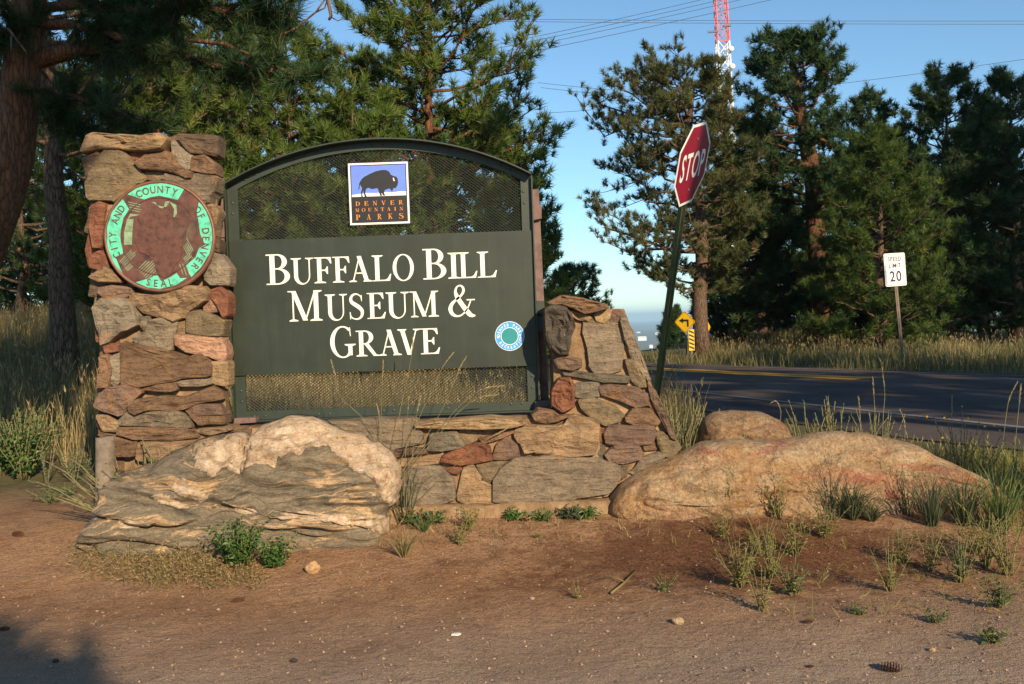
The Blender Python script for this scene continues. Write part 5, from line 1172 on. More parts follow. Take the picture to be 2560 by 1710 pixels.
# long boughs traced one by one: picture points, distance, half width
def bough(pts, Y0, Y1, r, seed, n_t=40, nl=.20, dens=1.0, label_mat='needle_dark', twl=.42):
    rng = np.random.default_rng(seed); n = len(pts); P = [at(x, y, Y0 + (Y1 - Y0) * i / (n - 1)) for i, (x, y) in enumerate(pts)]
    lim = MB(); lim.tube(P, [r * (1 - .8 * i / (n - 1)) for i in range(n)], 8, False, .2, rng); TP = []; TD = []; TL = []
    for k_ in range(n_t):
        s = (.18 + .82 * (k_ + rng.random()) / n_t) * (n - 1); i = min(int(s), n - 2); q = P[i].lerp(P[i + 1], s - i); td = (P[i + 1] - P[i]).normalized()
        d = (td * .6 + Vector(rng.normal(size=3)) * .65 + EZ * rng.uniform(-.5, .35)).normalized(); ll = rng.uniform(.4, 1) * twl; e = q + d * ll; lim.tube([q, q.lerp(e, .5) + EZ * .02, e], [.012, .009, .005], 5, False)
        for g_ in range(3):
            w = q.lerp(e, 1 - .3 * g_ - rng.random() * .1); TP.append(tuple(w)); TD.append(tuple((d + EZ * .25 + Vector(rng.normal(size=3)) * .3).normalized())); TL.append(nl * rng.uniform(.8, 1.2))
    lim.build('branch', M['bark'], big, True)
    V = needles(np.array(TP), np.array(TD), np.array(TL), int(44 * dens), .0034, 1.3, rng); tri_mesh('needle_clusters', V, np.clip(rng.normal(.35, .2, len(V) // 3), 0, 1), M[label_mat], big)
bough([(95, 150), (200, 120), (330, 112), (400, 60), (470, 0), (520, -60)], 9.0, 8.3, .085, 1, 46)
bough([(85, 60), (180, 60), (290, 90), (420, 130), (560, 170), (680, 180)], 9.0, 7.9, .05, 2, 46)
bough([(90, 20), (220, 10), (380, 30), (520, 20), (640, 40), (735, 10)], 9.1, 8.1, .05, 3, 44)
bough([(70, 240), (150, 230), (240, 260), (330, 300), (400, 330)], 9.0, 8.5, .04, 4, 34)
bough([(80, -40), (240, -60), (420, -50), (600, -40), (720, -20)], 9.2, 7.8, .05, 6, 40)
bough([(60, 200), (100, 260), (160, 300), (230, 350)], 9.0, 8.8, .03, 7, 22)
bough([(110, 80), (60, 60), (10, 80), (-60, 60)], 9.0, 8.6, .03, 8, 26)
bough([(470, 100), (560, 110), (660, 150), (740, 190), (825, 165)], 8.2, 7.7, .018, 9, 14, .19, 1.2, twl=.2)
# bare dead twigs against the sky
for pts, r in (([(690, 95), (740, 70), (790, 30), (825, -20)], .011), ([(790, 30), (812, 20), (820, -10)], .008), ([(815, -20), (828, 40), (822, 50)], .016), ([(826, 42), (845, 52), (862, 44)], .006), ([(20, 70), (50, 110), (70, 135)], .010), ([(28, 90), (28, 140)], .007)):
    MB().tube([at(x, y, 7.9) for x, y in pts], [r * (1 - .5 * i / len(pts)) for i in range(len(pts))], 6, True).build('dead_twig', M['bark_grey'], big, True)

# right-hand stand across the road
G2 = 'pines across the road'
def rt(px, Y, top, prof, label, seed, **kw):
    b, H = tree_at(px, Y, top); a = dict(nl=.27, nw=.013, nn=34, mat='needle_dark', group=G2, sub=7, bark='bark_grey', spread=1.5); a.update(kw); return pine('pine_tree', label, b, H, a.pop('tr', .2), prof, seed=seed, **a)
# wide bronzed pine: sparse, long crooked limbs to the left
b, H = tree_at(1757, 28.0, 112)
t1 = [b + Vector((0, 0, -.15)), at(1752, 820, 28), at(1748, 740, 28), at(1756, 660, 28), at(1752, 560, 28), at(1738, 460, 28), at(1724, 380, 28), at(1722, 310, 28), at(1730, 250, 28), at(1738, 205, 28)]
pine('pine_tree', 'wide sparse pine with bronzed needles behind the stop sign', b, H, .26, [(0, .3, .3, .3), (.22, 1.4, .6, 1.2), (.30, 2.2, 1.2, 1.8), (.38, 3.2, 1.6, 2.0), (.46, 3.3, 1.7, 2.0), (.52, 2.3, 1.7, 2.0), (.60, 2.6, 1.4, 2.0), (.68, 3.1, 1.2, 2.2), (.80, 3.1, 1.1, 2.2), (.9, 2.6, .9, 1.8), (1, 1.3, .6, .9)], nb=105, seed=51, crown=.22, bark='bark_grey', mat='needle_brown', group=G2, nl=.22, nw=.010, nn=36, sub=9, tufts=3, up=.22, bare=.42, wig=.05, crook=.14,
     trunk_path=(t1, [.27, .225, .21, .21, .19, .17, .14, .11, .06, .02]), sides=14, spread=1.3)
b, H = tree_at(2040, 31.0, 108)
t2 = [b + Vector((0, 0, -.15)), at(2050, 700, 31), at(2038, 560, 31), at(2035, 470, 31), at(2022, 390, 31), at(2010, 320, 31), at(1992, 230, 31), at(1980, 160, 31), at(1978, 112, 31)]
pine('pine_tree', 'tall dark pine with a bare orange upper trunk', b, H, .3, [(0, 2.0, 1.6, 1.8), (.3, 2.3, 1.4, 1.8), (.5, 2.2, .9, 1.6), (.62, 2.1, 1.5, 1.7), (.74, 1.7, 1.7, 1.6), (.86, 1.45, 1.5, 1.3), (1, .5, .5, .5)], nb=104, seed=52, crown=.04, bark='bark', mat='needle_dark', group=G2, nl=.28, nw=.013, nn=36, sub=7, gap=.08, spread=1.5,
     trunk_path=(t2, [.36, .31, .29, .28, .26, .22, .15, .08, .03]), sides=12)
rt(2205, 27.0, 335, [(0, 1.9, 2.0, 1.6), (.2, 2.1, 2.1, 1.8), (.45, 1.85, 1.8, 1.6), (.7, 1.3, 1.2, 1.1), (.88, .75, .7, .7), (1, .2, .2, .2)], 'full green cone shaped pine behind the speed sign', 53, nb=120, crown=.02, nl=.23, nw=.008, mat='needle_lit', tr=.16, tint=(.0, .45))
rt(2185, 34.0, 250, full(2.0), 'dark pine top rising behind the cone shaped pine', 54, nb=76, crown=.1)
rt(2375, 32.0, 200, full(2.6), 'dark pine right of the cone shaped pine', 55, nb=104, crown=.03)
rt(2540, 31.0, 205, full(2.5), 'dark pine at the right edge of the picture', 56, nb=100, crown=.03)
rt(2460, 37.0, 300, full(2.6), 'dark pine between the two at the right edge', 57, nb=80, crown=.03)
rt(1905, 36.0, 330, full(2.7), 'dark pine left behind the bare orange trunk', 58, nb=90, crown=.03)
rt(2280, 38.0, 380, full(2.8), 'dark pine deep behind the speed sign', 59, nb=80, crown=.03)
rt(2100, 40.0, 420, full(2.8), 'dark pine deep behind the bare orange trunk', 60, nb=80, crown=.03)
rt(1850, 32.0, 430, [(0, .9, 2.2, 2.0), (.35, 1.1, 2.4, 2.2), (.5, 2.6, 2.2, 2.0), (.8, 1.2, 1.2, 1.2), (1, .5, .5, .5)], 'dark pine close right of the thick trunk', 61, nb=84, crown=.04)
rt(1686, 58.0, 775, full(1.0), 'small far pine beside the turn sign', 62, nb=50, crown=.05, nw=.014, nl=.3)
# big limbs of the bare orange trunk and a broken log end
t2o = [o for o in bpy.data.objects if o.name.startswith('pine_tree') and o.get('label', '') == 'tall dark pine with a bare orange upper trunk'][0]
for pts, r in (([(2030, 415), (1985, 400), (1945, 405), (1930, 440)], .10), ([(2036, 445), (2070, 420), (2090, 400)], .08), ([(2012, 340), (2060, 350), (2110, 385)], .07), ([(2044, 515), (2075, 480), (2085, 470)], .05), ([(1925, 530), (1965, 560), (1985, 585), (1960, 587), (1925, 588)], .09)):
    MB().tube([at(x, y, 30.6) for x, y in pts], [r * (1 - .55 * i / len(pts)) for i in range(len(pts))], 8, True).build('limb', M['bark'], t2o, True)

# trees behind the viewpoint whose shade falls into the view
G3 = 'pines behind the viewpoint'
def shade(x, y, H, prof, label, seed, crown, **kw):
    a = dict(nl=.34, nw=.034, nn=12, mat='needle_dark', group=G3, sub=6, tufts=3, bark='bark_grey', up=.3); a.update(kw)
    pine('pine_tree', label, (x, y, tz(x, y)), H, .28, prof, seed=seed, crown=crown, **a)
shade(11.6, -4.6, 17.5, [(0, 2.7, 2.8, 2.8), (.5, 2.9, 2.9, 2.8), (.8, 2.1, 2.1, 2.0), (1, .5, .5, .5)], 'tall pine out of view behind the viewpoint, nearest on the right', 71, .42, nb=110)
shade(16.0, -5.5, 18.5, full(3.0), 'tall pine out of view behind the viewpoint, middle of the right row', 72, .36, nb=110)
shade(20.5, -4.5, 14.5, full(3.0), 'tall pine out of view behind the viewpoint, far end of the right row', 73, .32, nb=110)
shade(0, -3.9, 10.4, [(0, 1.9, 1.5, 1.7), (.68, 2.0, 1.6, 1.8), (.78, 2.2, 2.9, 2.2), (.92, 1.8, 2.6, 1.8), (1, .8, 1.0, .8)], 'pine out of view behind the viewpoint, straight back', 74, .63, nb=120, nw=.06, nn=16)
shade(1.75, -5.6, 4.35, [(0, 1.0, 1.1, 1.0), (.7, .8, 1.1, .9), (.9, .6, .8, .6), (1, .3, .4, .3)], 'young pine out of view behind the viewpoint', 75, .15, nb=60, nw=.04)
shade(32.0, -4.5, 26, full(3.6), 'very tall pine out of view behind the viewpoint, far right', 76, .5, nb=120)
shade(37.5, -4.0, 26, full(3.6), 'very tall pine out of view behind the viewpoint, farthest right', 77, .5, nb=120)

# woods that close the view between the trunks
def wood(name, label, x0, x1, y0, y1, h, n, seed, mat):
    rng = np.random.default_rng(seed); X = rng.uniform(x0, x1, n); Y = rng.uniform(y0, y1, n); Z = terrain(X, Y) + h * rng.random(n) ** 1.1 * (.65 + .35 * np.sin(X * .9 + seed) * np.cos(X * .37))
    D = np.column_stack([rng.normal(0, .5, n), rng.normal(-.2, .5, n), np.full(n, .8)]); D /= np.linalg.norm(D, axis=1, keepdims=True)
    V = needles(np.column_stack([X, Y, Z]), D, np.full(n, .5), 16, .035, 1.5, rng); return tag(tri_mesh(name, V, np.clip(np.repeat(rng.normal(.4, .2, n), 16), 0, 1), M[mat]), label, kind='stuff')
wood('far_wood', 'dark wood closing the view behind the pines across the road', 9.3, 30, 41, 47, 6.5, 3600, 3, 'needle_dark')
wood('far_wood', 'dark wood on the slope behind the left pines', -21, -5.0, 31, 37, 4.6, 2600, 4, 'needle_dark')

# unseen pole added behind the viewpoint so its shadow crosses one half of the stop sign
up_b = Vector((so.x + 15 * math.sin(SUN_AZ) + .25 * math.cos(SUN_AZ), so.y - 15 * math.cos(SUN_AZ) + .25 * math.sin(SUN_AZ), 0)); up_b.z = tz(up_b.x, up_b.y)
upole = thing('shade_pole', up_b, 'wooden utility pole added out of view to shade the stop sign', 'utility pole')
MB().tube([up_b - EZ * .2, up_b + EZ * 6, up_b + EZ * 13], [.25, .23, .20], 14).build('pole', M['bark_grey'], upole, True)
MB().box(up_b.x - 1.2, up_b.x + 1.2, up_b.y - .3, up_b.y - .2, up_b.z + 12.3, up_b.z + 12.45).build('crossarm', M['wood'], upole)
for dx in (-1.05, -.4, .4, 1.05): MB().tube([Vector((up_b.x + dx, up_b.y - .25, up_b.z + 12.45)), Vector((up_b.x + dx, up_b.y - .25, up_b.z + 12.62))], [.05, .03], 8).build('insulator', M['galv'], upole, True)
# ------------------------------------------------------------------ grass and weeds
M['dry_grass'] = foliage_mat('dry_grass', [(0, (.10, .10, .035)), (.35, (.20, .165, .065)), (.7, (.36, .265, .115)), (1, (.48, .36, .18))], .3, .6)
M['meadow'] = foliage_mat('meadow_grass', [(0, (.045, .06, .022)), (.4, (.10, .11, .04)), (.75, (.24, .20, .085)), (1, (.38, .30, .14))], .3, .6)
M['weed'] = foliage_mat('weed_green', [(0, (.05, .085, .028)), (.5, (.105, .155, .05)), (1, (.20, .24, .08))], .35, .5)
M['weed_yellow'] = foliage_mat('weed_yellow_green', [(0, (.10, .11, .025)), (.5, (.20, .20, .045)), (1, (.34, .30, .09))], .35, .5)
M['grass_blue'] = foliage_mat('blue_green_grass', [(0, (.035, .055, .03)), (.5, (.075, .10, .05)), (1, (.16, .17, .08))], .3, .5)
M['leaf'] = foliage_mat('broad_leaf', [(0, (.03, .085, .02)), (.5, (.06, .145, .03)), (1, (.13, .22, .05))], .35, .4)
M['leaf_grey'] = foliage_mat('grey_leaf', [(0, (.07, .11, .05)), (.5, (.14, .18, .085)), (1, (.26, .28, .14))], .35, .5)
M['stem'] = paint('weed_stem', (.20, .17, .075), .8, .25, 20)
M['straw'] = foliage_mat('straw', [(0, (.26, .19, .08)), (.5, (.42, .32, .16)), (1, (.58, .47, .27))], .25, .6)
M['litter'] = foliage_mat('dead_pine_needles', [(0, (.10, .04, .02)), (.5, (.20, .085, .04)), (1, (.33, .17, .08))], .1, .7)
M['petal'] = paint('yellow_petals', (.75, .42, .01), .5, .1, 30)
M['pebble'] = paint('pebbles', (.34, .25, .185), .85, .5, 40)
M['cone'] = paint('pine_cone', (.13, .055, .03), .85, .35, 30, 0, .4)
def blades(P, h, w, rng, lean=.35, dirs=None, curve=.5):
    """bent grass blades, 3 triangles each"""
    m = len(P); a = rng.random(m) * 2 * math.pi; L = lean * rng.random(m); D = np.stack([np.cos(a) * L, np.sin(a) * L, np.ones(m)], 1)
    if dirs is not None: D = dirs.copy()
    D /= np.linalg.norm(D, axis=1, keepdims=True); S = np.cross(D, rng.normal(size=(m, 3))); S /= np.linalg.norm(S, axis=1, keepdims=True) + 1e-9; S[:, 2] *= .3; S *= w[:, None] / 2
    Hz = D.copy(); Hz[:, 2] = 0; Hz += rng.normal(size=(m, 3)) * [.12, .12, 0]
    mid = P + D * (h * .55)[:, None]; tip = P + D * h[:, None] * .96 + Hz * (h * curve)[:, None]; tip[:, 2] -= h * curve * .18
    o = np.empty((m, 9, 3)); o[:, 0] = P - S; o[:, 1] = P + S; o[:, 2] = mid - S * .8; o[:, 3] = P + S; o[:, 4] = mid + S * .8; o[:, 5] = mid - S * .8; o[:, 6] = mid - S * .8; o[:, 7] = mid + S * .8; o[:, 8] = tip
    return o.reshape(-1, 3)
def field(name, label, pts, h, w, mat, seed, lean=.35, curve=.35, heads=0.0, tb=.5, tsd=.22):
    rng = np.random.default_rng(seed); m = len(pts); P = np.column_stack([pts, terrain(pts[:, 0], pts[:, 1]) - .01])
    hh = rng.uniform(h[0], h[1], m) * (.75 + .5 * np.array([mnoise.noise((x * .9, y * .9, 1)) * .5 + .5 for x, y in pts])); V = blades(P, hh, rng.uniform(w[0], w[1], m), rng, lean, None, curve)
    patch = np.array([mnoise.noise((x * .6, y * .6, 5)) for x, y in pts]); tn = np.repeat(np.clip(rng.normal(tb, tsd, m) + patch * .35, 0, 1), 3); VV = [V]; TT = [tn]
    if heads > 0:
        k = rng.random(m) < heads; tips = V.reshape(m, 9, 3)[k, 8]; mids = V.reshape(m, 9, 3)[k, 6]; D = tips - mids; D /= np.linalg.norm(D, axis=1, keepdims=True) + 1e-9
        Q = needles(tips, D, np.full(k.sum(), .06), 5, w[1] * .45, .5, rng, 1.2); VV.append(Q); TT.append(np.full(len(Q) // 3, .95))
    o = tri_mesh(name, np.concatenate(VV), np.concatenate(TT), M[mat], None); return tag(o, label, kind='stuff')
def scatter(n, x0, x1, y0, y1, rng, keep=None):
    p = np.column_stack([rng.uniform(x0, x1, n), rng.uniform(y0, y1, n)]); return p if keep is None else p[keep(p)]
def poly_d(P, pts):
    """signed offset of points from a polyline (positive on its right-hand side going up in y)"""
    A = np.array([(p.x, p.y) for p in P]); best = np.full(len(pts), 1e9); sg_ = np.zeros(len(pts))
    for i in range(len(A) - 1):
        a, b = A[i], A[i + 1]; d = b - a; L2 = (d * d).sum(); t = np.clip(((pts - a) @ d) / L2, 0, 1); q = a + t[:, None] * d; e = pts - q; ds = np.hypot(e[:, 0], e[:, 1]); cr = d[0] * e[:, 1] - d[1] * e[:, 0]; m = ds < best; best[m] = ds[m]; sg_[m] = np.sign(-cr[m])
    return best * sg_
rg = np.random.default_rng(101)
offroad = lambda p: poly_d(NEAR, p) < -.05
field('tall_grass', 'tall grass on the slope left of the pillar', scatter(34000, -12.5, -1.9, 8.9, 27, rg, lambda p: p[:, 0] > -.62 * p[:, 1] - .6), (.35, .80), (.005, .010), 'dry_grass', 1, .3, .35, .2, .5)
field('tall_grass', 'dry tan grass behind the sign', scatter(26000, -3.6, 2.2, 10.2, 24, rg, lambda p: offroad(p) & ((p[:, 0] < .9) | (p[:, 1] > 11))), (.30, .70), (.005, .010), 'dry_grass', 2, .3, .35, .15, .45)
verge = lambda p: (poly_d(FAR, p) > .40 + .25 * np.sin(p[:, 1] * 2.1)) & (poly_d(FAR, p) < 9) & ((p[:, 0] / p[:, 1] > .195) | (p[:, 1] < 29.5))
field('verge_grass', 'yellow green grass along the far side of the road', scatter(48000, 1, 17, 15, 37, rg, verge), (.12, .50), (.007, .014), 'meadow', 3, .5, .45, .04, .45, .25)
tallp = lambda p: verge(p) & (np.array([mnoise.noise((x * .55, y * .55, 9)) for x, y in p]) > -.05) & (poly_d(FAR, p) > .8) & (p[:, 0] / p[:, 1] > .2)
field('verge_grass', 'tall dry seeded stalks standing in the far verge', scatter(9000, 1, 17, 15, 37, rg, tallp), (.35, .72), (.006, .011), 'dry_grass', 13, .4, .4, .75, .62)
field('verge_grass', 'short mixed grass between the boulders and the road', scatter(2600, .95, 4.6, 6.5, 13, rg, lambda p: offroad(p) & (p[:, 0] < .46 * p[:, 1] + .4)), (.05, .13), (.004, .008), 'meadow', 4, .5, .4, .1, .6)
field('edge_grass', 'yellow green grass at the right edge beside the long boulder', scatter(2200, 2.65, 3.75, 5.55, 7.4, rg, lambda p: (p[:, 0] > 2.45 + .25 * np.abs(p[:, 1] - 6.0)) & offroad(p)), (.08, .28), (.004, .007), 'weed_yellow', 5, .45, .4, .12, .45)

def culm(px_pts, Y0, Y1, r, label, head=.12, hw=.008, group=None, mat='straw', name='grass_stalk'):
    """one seed stalk through picture points, rooted at the first"""
    n = len(px_pts); P = [at(x, y, Y0 + (Y1 - Y0) * i / (n - 1)) for i, (x, y) in enumerate(px_pts)]; g = Vector((P[0].x, P[0].y, tz(P[0].x, P[0].y)))
    t = thing(name, g, label, 'grass', group); P = [g] + P; Q = []
    for i in range(len(P) - 1):
        p0, p1, p2, p3 = P[max(i - 1, 0)], P[i], P[i + 1], P[min(i + 2, len(P) - 1)]
        for j in range(5):
            u = j / 5; Q.append(.5 * ((2 * p1) + (-p0 + p2) * u + (2 * p0 - 5 * p1 + 4 * p2 - p3) * u * u + (-p0 + 3 * p1 - 3 * p2 + p3) * u ** 3))
    Q.append(P[-1]); m = len(Q); MB().tube(Q, [r * (1 - .6 * i / m) for i in range(m)], 5, True).build('stem', M['stem'], t, True)
    rng = np.random.default_rng(int(abs(px_pts[-1][0] * 7 + px_pts[-1][1]))); L = 0; pts = []; ds = []
    for i in range(m - 1, 0, -1):
        d = Q[i] - Q[i - 1]; k = max(1, int(d.length / .006))
        for j in range(k):
            pts.append(tuple(Q[i].lerp(Q[i - 1], j / k))); ds.append(tuple(d.normalized()))
        L += d.length
        if L > head: break
    V = needles(np.array(pts), np.array(ds), np.full(len(pts), .026), 3, .0022, .42, rng, .3); tri_mesh('seed_head', V, rng.random(len(V) // 3), M[mat], t)
    return t
g4 = 'seed stalks in front of the sign'
for pts, lab in (([(962, 1200), (935, 1080), (850, 990), (838, 940), (828, 902)], 'leftmost dry stalk leaning left across the lower mesh'),
                 ([(957, 1210), (953, 1080), (955, 980), (958, 905)], 'upright dry stalk left of centre before the lower mesh'),
                 ([(970, 1215), (1000, 1030), (1018, 950), (1030, 880), (1032, 848)], 'tallest dry stalk reaching up to the lettering'),
                 ([(980, 1215), (1050, 1040), (1080, 980), (1105, 920), (1132, 884)], 'dry stalk bent right over the lower mesh'),
                 ([(985, 1220), (1085, 1060), (1125, 980), (1150, 920), (1163, 896)], 'dry stalk ending highest right of the bent one'),
                 ([(985, 1222), (1110, 1060), (1165, 1000), (1210, 972), (1258, 964)], 'dry stalk arching far right over the lower mesh'),
                 ([(990, 1222), (1120, 1060), (1170, 1010), (1205, 992), (1240, 988)], 'lower of the two dry stalks arching far right'),
                 ([(1010, 1220), (1018, 1060), (1022, 995)], 'short upright dry stalk before the bottom rail'),
                 ([(1025, 1220), (1040, 1050), (1052, 990)], 'short leaning dry stalk before the bottom rail'),
                 ([(955, 1200), (950, 1060), (942, 1010)], 'short dry stalk just above the boulder cap'),
                 ([(1000, 1300), (1120, 1180), (1200, 1110), (1270, 1070)], 'thin dry stalk leaning right across the low wall')):
    culm(pts, 6.19, 6.17, .0024, lab, .10 if 'short' not in lab else .07, group=g4)
g5 = 'seed stalks along the road'
for pts, Y, lab in (([(2206, 1120), (2208, 1040), (2212, 985), (2206, 922)], 6.6, 'tallest seed stalk standing before the road'), ([(2190, 1100), (2186, 1010), (2182, 945)], 6.6, 'seed stalk just left of the tallest before the road'),
                    ([(2152, 1100), (2150, 1040), (2147, 995)], 6.6, 'short brown seed stalk above the long boulder'), ([(2375, 1130), (2380, 1050), (2380, 993)], 6.7, 'seed stalk among the yellow flowered weeds'),
                    ([(2505, 1140), (2520, 1010), (2543, 957)], 6.7, 'leaning seed stalk near the right edge'), ([(2535, 1140), (2548, 1010), (2552, 962)], 6.7, 'seed stalk at the very right edge'),
                    ([(1948, 1080), (1952, 1030), (1942, 1005), (1930, 1006)], 7.2, 'hooked stalk above the small boulder'), ([(2262, 1110), (2262, 1060), (2250, 1025)], 6.7, 'pale bent stalk between the tall ones')):
    culm(pts, Y, Y, .003, lab, .13, group=g5)

def weed(px, py, hpx, label, kind='sprig', n=6, mat='weed', spread=.5, leaf=.05, lw=.010, seed=None, lift=0, dist=None, name='weed', cat='plant', group=None, flower=0, dens=14, bias=0.0):
    """one plant rooted where the picture shows its foot"""
    seed = seed if seed is not None else int(px * 13 + py); rng = np.random.default_rng(seed)
    if dist: g = at(px, py, dist); g.z = tz(g.x, g.y) + lift
    else: g = ground_at(px, py)
    H = (at(px, py - hpx, dist).z - g.z) if dist else hpx * g.y / F * (1.25 if cat == 'plant' and kind != 'tuft' else 1.1); n = int(n * 1.6 + 1); leaf *= 1.25; lw *= 1.2; t = thing(name, g, label, cat, group); st = MB(); LP = []; LT = []; fl = MB()
    for s in range(n):
        a = rng.random() * 6.283; sp = spread * (rng.random() ** .7); d = Vector((math.cos(a) * sp + bias, math.sin(a) * sp, 1)).normalized(); h = H * rng.uniform(.6, 1.05); b = g + Vector((math.cos(a), math.sin(a), 0)) * H * .06 * rng.random() - EZ * .01
        if kind == 'tuft':
            m = 1; P = np.array([tuple(b)]); V = blades(P, np.array([h]), np.array([lw * rng.uniform(.6, 1.2)]), rng, 0, np.array([tuple(d)]), .55); LP.append(V); LT.append(np.full(3, rng.random())); continue
        Q = [b + d * (h * k / 5) + Vector((d.x, d.y, 0)) * h * .25 * (k / 5) ** 2 + Vector(rng.normal(size=3)) * h * .012 for k in range(6)]
        st.tube(Q, [max(.0012, H * .010 * (1 - .6 * k / 5)) for k in range(6)], 5, True)
        k = max(3, int(dens * (.6 + .4 * rng.random())))
        for j in range(k):
            u = ((.12 if not (dist and dist > 6.4) else .35) + (.88 if not (dist and dist > 6.4) else .65) * (j + rng.random() * .5) / k) * 5; i = min(int(u), 4); q = Q[i].lerp(Q[i + 1], u - i); ax = (Q[i + 1] - Q[i]).normalized(); ph = j * 2.4 + rng.random()
            sv = ax.orthogonal().normalized(); sv = Matrix.Rotation(ph, 3, ax) @ sv; ld = (sv * (.75 if kind != 'sprig' else .45) + ax * (.5 if kind == 'leafy' else .8) + Vector(rng.normal(size=3)) * .15).normalized()
            ll = leaf * rng.uniform(.6, 1.15) * (1.1 - .5 * u / 5); w = lw * rng.uniform(.7, 1.2) * (1.1 - .4 * u / 5); sd = ld.cross(ax).normalized() * w / 2 if ld.cross(ax).length > 1e-4 else Vector((w / 2, 0, 0)); up_ = sd.cross(ld).normalized() * w * .25
            c = q + ld * ll * .5 - EZ * ll * .03; tip = q + ld * ll - EZ * ll * .15
            LP.append(np.array([tuple(q), tuple(c + sd + up_), tuple(tip), tuple(q), tuple(tip), tuple(c - sd + up_)])); LT += [np.full(2, np.clip(rng.normal(.5, .22), 0, 1))]
        if flower and rng.random() < .8:
            for _ in range(flower):
                c = Q[-1] + Vector(rng.normal(size=3)) * H * .06; r = .007 * rng.uniform(.7, 1.3)
                fl.add([c + Vector((r * math.cos(x), -.003 * (x % 2), r * math.sin(x))) for x in (0, 1.05, 2.09, 3.14, 4.19, 5.24)] + [c + Vector((0, -.006, 0))], [(i, (i + 1) % 6, 6) for i in range(6)])
    if st.V: st.build('stems', M['stem'], t, True)
    if LP: tri_mesh('leaves' if kind != 'tuft' else 'blades', np.concatenate(LP), np.concatenate(LT), M[mat], t)
    if fl.V: fl.build('flowers', M['petal'], t)['kind'] = 'stuff'
    return t
# left side
weed(60, 1200, 175, 'bushy green shrub at the left edge', 'leafy', 34, 'leaf', .62, .048, .032, name='shrub', cat='shrub', dens=26)
weed(0, 1190, 165, 'green shrub cut off by the left border', 'leafy', 26, 'leaf', .6, .048, .032, name='shrub', cat='shrub', dens=24)
weed(118, 1208, 95, 'grey green weed right of the shrub', 'sprig', 4, 'leaf_grey', .18, .035, .016, dens=22)
weed(185, 1205, 85, 'grey green weed halfway between the shrub and the post', 'leafy', 7, 'leaf_grey', .4, .030, .018, dens=18)
weed(215, 1190, 60, 'purple tinged low weed left of the post', 'leafy', 7, 'leaf_grey', .6, .032, .018, dens=14)
weed(125, 1258, 45, 'creeping weed on the bare earth below the shrub', 'leafy', 10, 'weed', 1.3, .036, .016, dens=10)
weed(160, 1245, 40, 'low leafy weed right of the creeping one', 'leafy', 8, 'weed', 1.1, .036, .016, dens=10)
weed(330, 1150, 85, 'feathery sprig leaning left at the pillar foot', 'sprig', 7, 'leaf_grey', .5, .05, .010, dist=6.22, dens=22, bias=-1.1)
weed(370, 1150, 60, 'green leafy weed at the foot of the pillar', 'leafy', 9, 'leaf', .7, .045, .020, dist=6.2, dens=10)
weed(330, 1172, 60, 'dark leafy weed between post and boulder', 'leafy', 12, 'weed', .8, .035, .018, dist=6.2, dens=12)
weed(420, 1135, 60, 'thin weed climbing the bottom course of the pillar', 'leafy', 4, 'weed', .3, .04, .016, dist=6.22, dens=10)
# in front of the left boulder
weed(600, 1420, 108, 'deep green lobed plant in front of the banded boulder', 'leafy', 24, 'leaf', .62, .040, .026, dens=22)
weed(690, 1418, 82, 'smaller deep green plant right of the lobed one', 'leafy', 13, 'leaf', .72, .036, .024, dens=18)
rgm = np.random.default_rng(77); MP = []
while len(MP) < 2600:
    u, v = rgm.uniform(175, 660), rgm.uniform(1335, 1485); 
    if ((u - 420) / 245) ** 2 + ((v - 1412 - (u - 420) * .10) / 62) ** 2 < rgm.random() * 1.1 + .25 + .8 * mnoise.noise((u * .02, v * .03, 2)): MP.append((u, v))
MP = [ground_at(u, v) for u, v in MP[:2600]]; P = np.array([tuple(p) for p in MP])
V1 = blades(P, .03 + .11 * rgm.random(len(P)) ** 2, rgm.uniform(.0018, .0045, len(P)), rgm, 2.2, None, .7); tips = V1.reshape(-1, 9, 3)[:, 8]; D = tips - V1.reshape(-1, 9, 3)[:, 6]; D /= np.linalg.norm(D, axis=1, keepdims=True) + 1e-9
V2 = needles(tips, D, rgm.uniform(.008, .022, len(P)), 3, .0024, .6, rgm, .8)
tag(tri_mesh('dried_ground_cover', np.concatenate([V1, V2]), np.concatenate([np.repeat(rgm.uniform(.0, .7, len(P)), 3), rgm.uniform(.5, 1, len(V2) // 3)]), M['dry_grass']), 'mat of dried straw coloured weeds under the banded boulder', kind='stuff')
weed(1010, 1395, 95, 'dry brown tuft at the right end of the banded boulder', 'tuft', 60, 'dry_grass', .75, .05, .004)
weed(1010, 1240, 190, 'thin blue green grass against the low wall beside the boulder', 'tuft', 26, 'grass_blue', .55, .05, .005, dist=6.16)
weed(1060, 1330, 60, 'sparse weedy grass left of the wall footing', 'tuft', 30, 'weed', .9, .05, .005)
weed(1175, 1330, 75, 'yellow green sprig at the foot of the low wall', 'leafy', 9, 'weed_yellow', .45, .032, .012, dens=12)
weed(1150, 1365, 60, 'small yellow green weed before the wall footing', 'leafy', 6, 'weed_yellow', .6, .03, .012, dens=10)
weed(1030, 1296, 34, 'low green weed at the left end of the footing', 'leafy', 10, 'weed', 1.2, .045, .016, dist=6.12, dens=9)
weed(1090, 1292, 32, 'low green weed a step right along the footing', 'leafy', 9, 'weed', 1.2, .045, .016, dist=6.12, dens=9)
weed(1290, 1296, 34, 'low leafy weed under the large base stone', 'leafy', 9, 'leaf', 1.2, .05, .014, dist=6.12, dens=9)
weed(1350, 1294, 30, 'low leafy weed right of the middle of the footing', 'leafy', 8, 'leaf', 1.2, .05, .014, dist=6.12, dens=9)
weed(1425, 1296, 44, 'broad leafy clump at the right end of the footing', 'leafy', 14, 'grass_blue', 1.1, .055, .016, dist=6.12, dens=9)
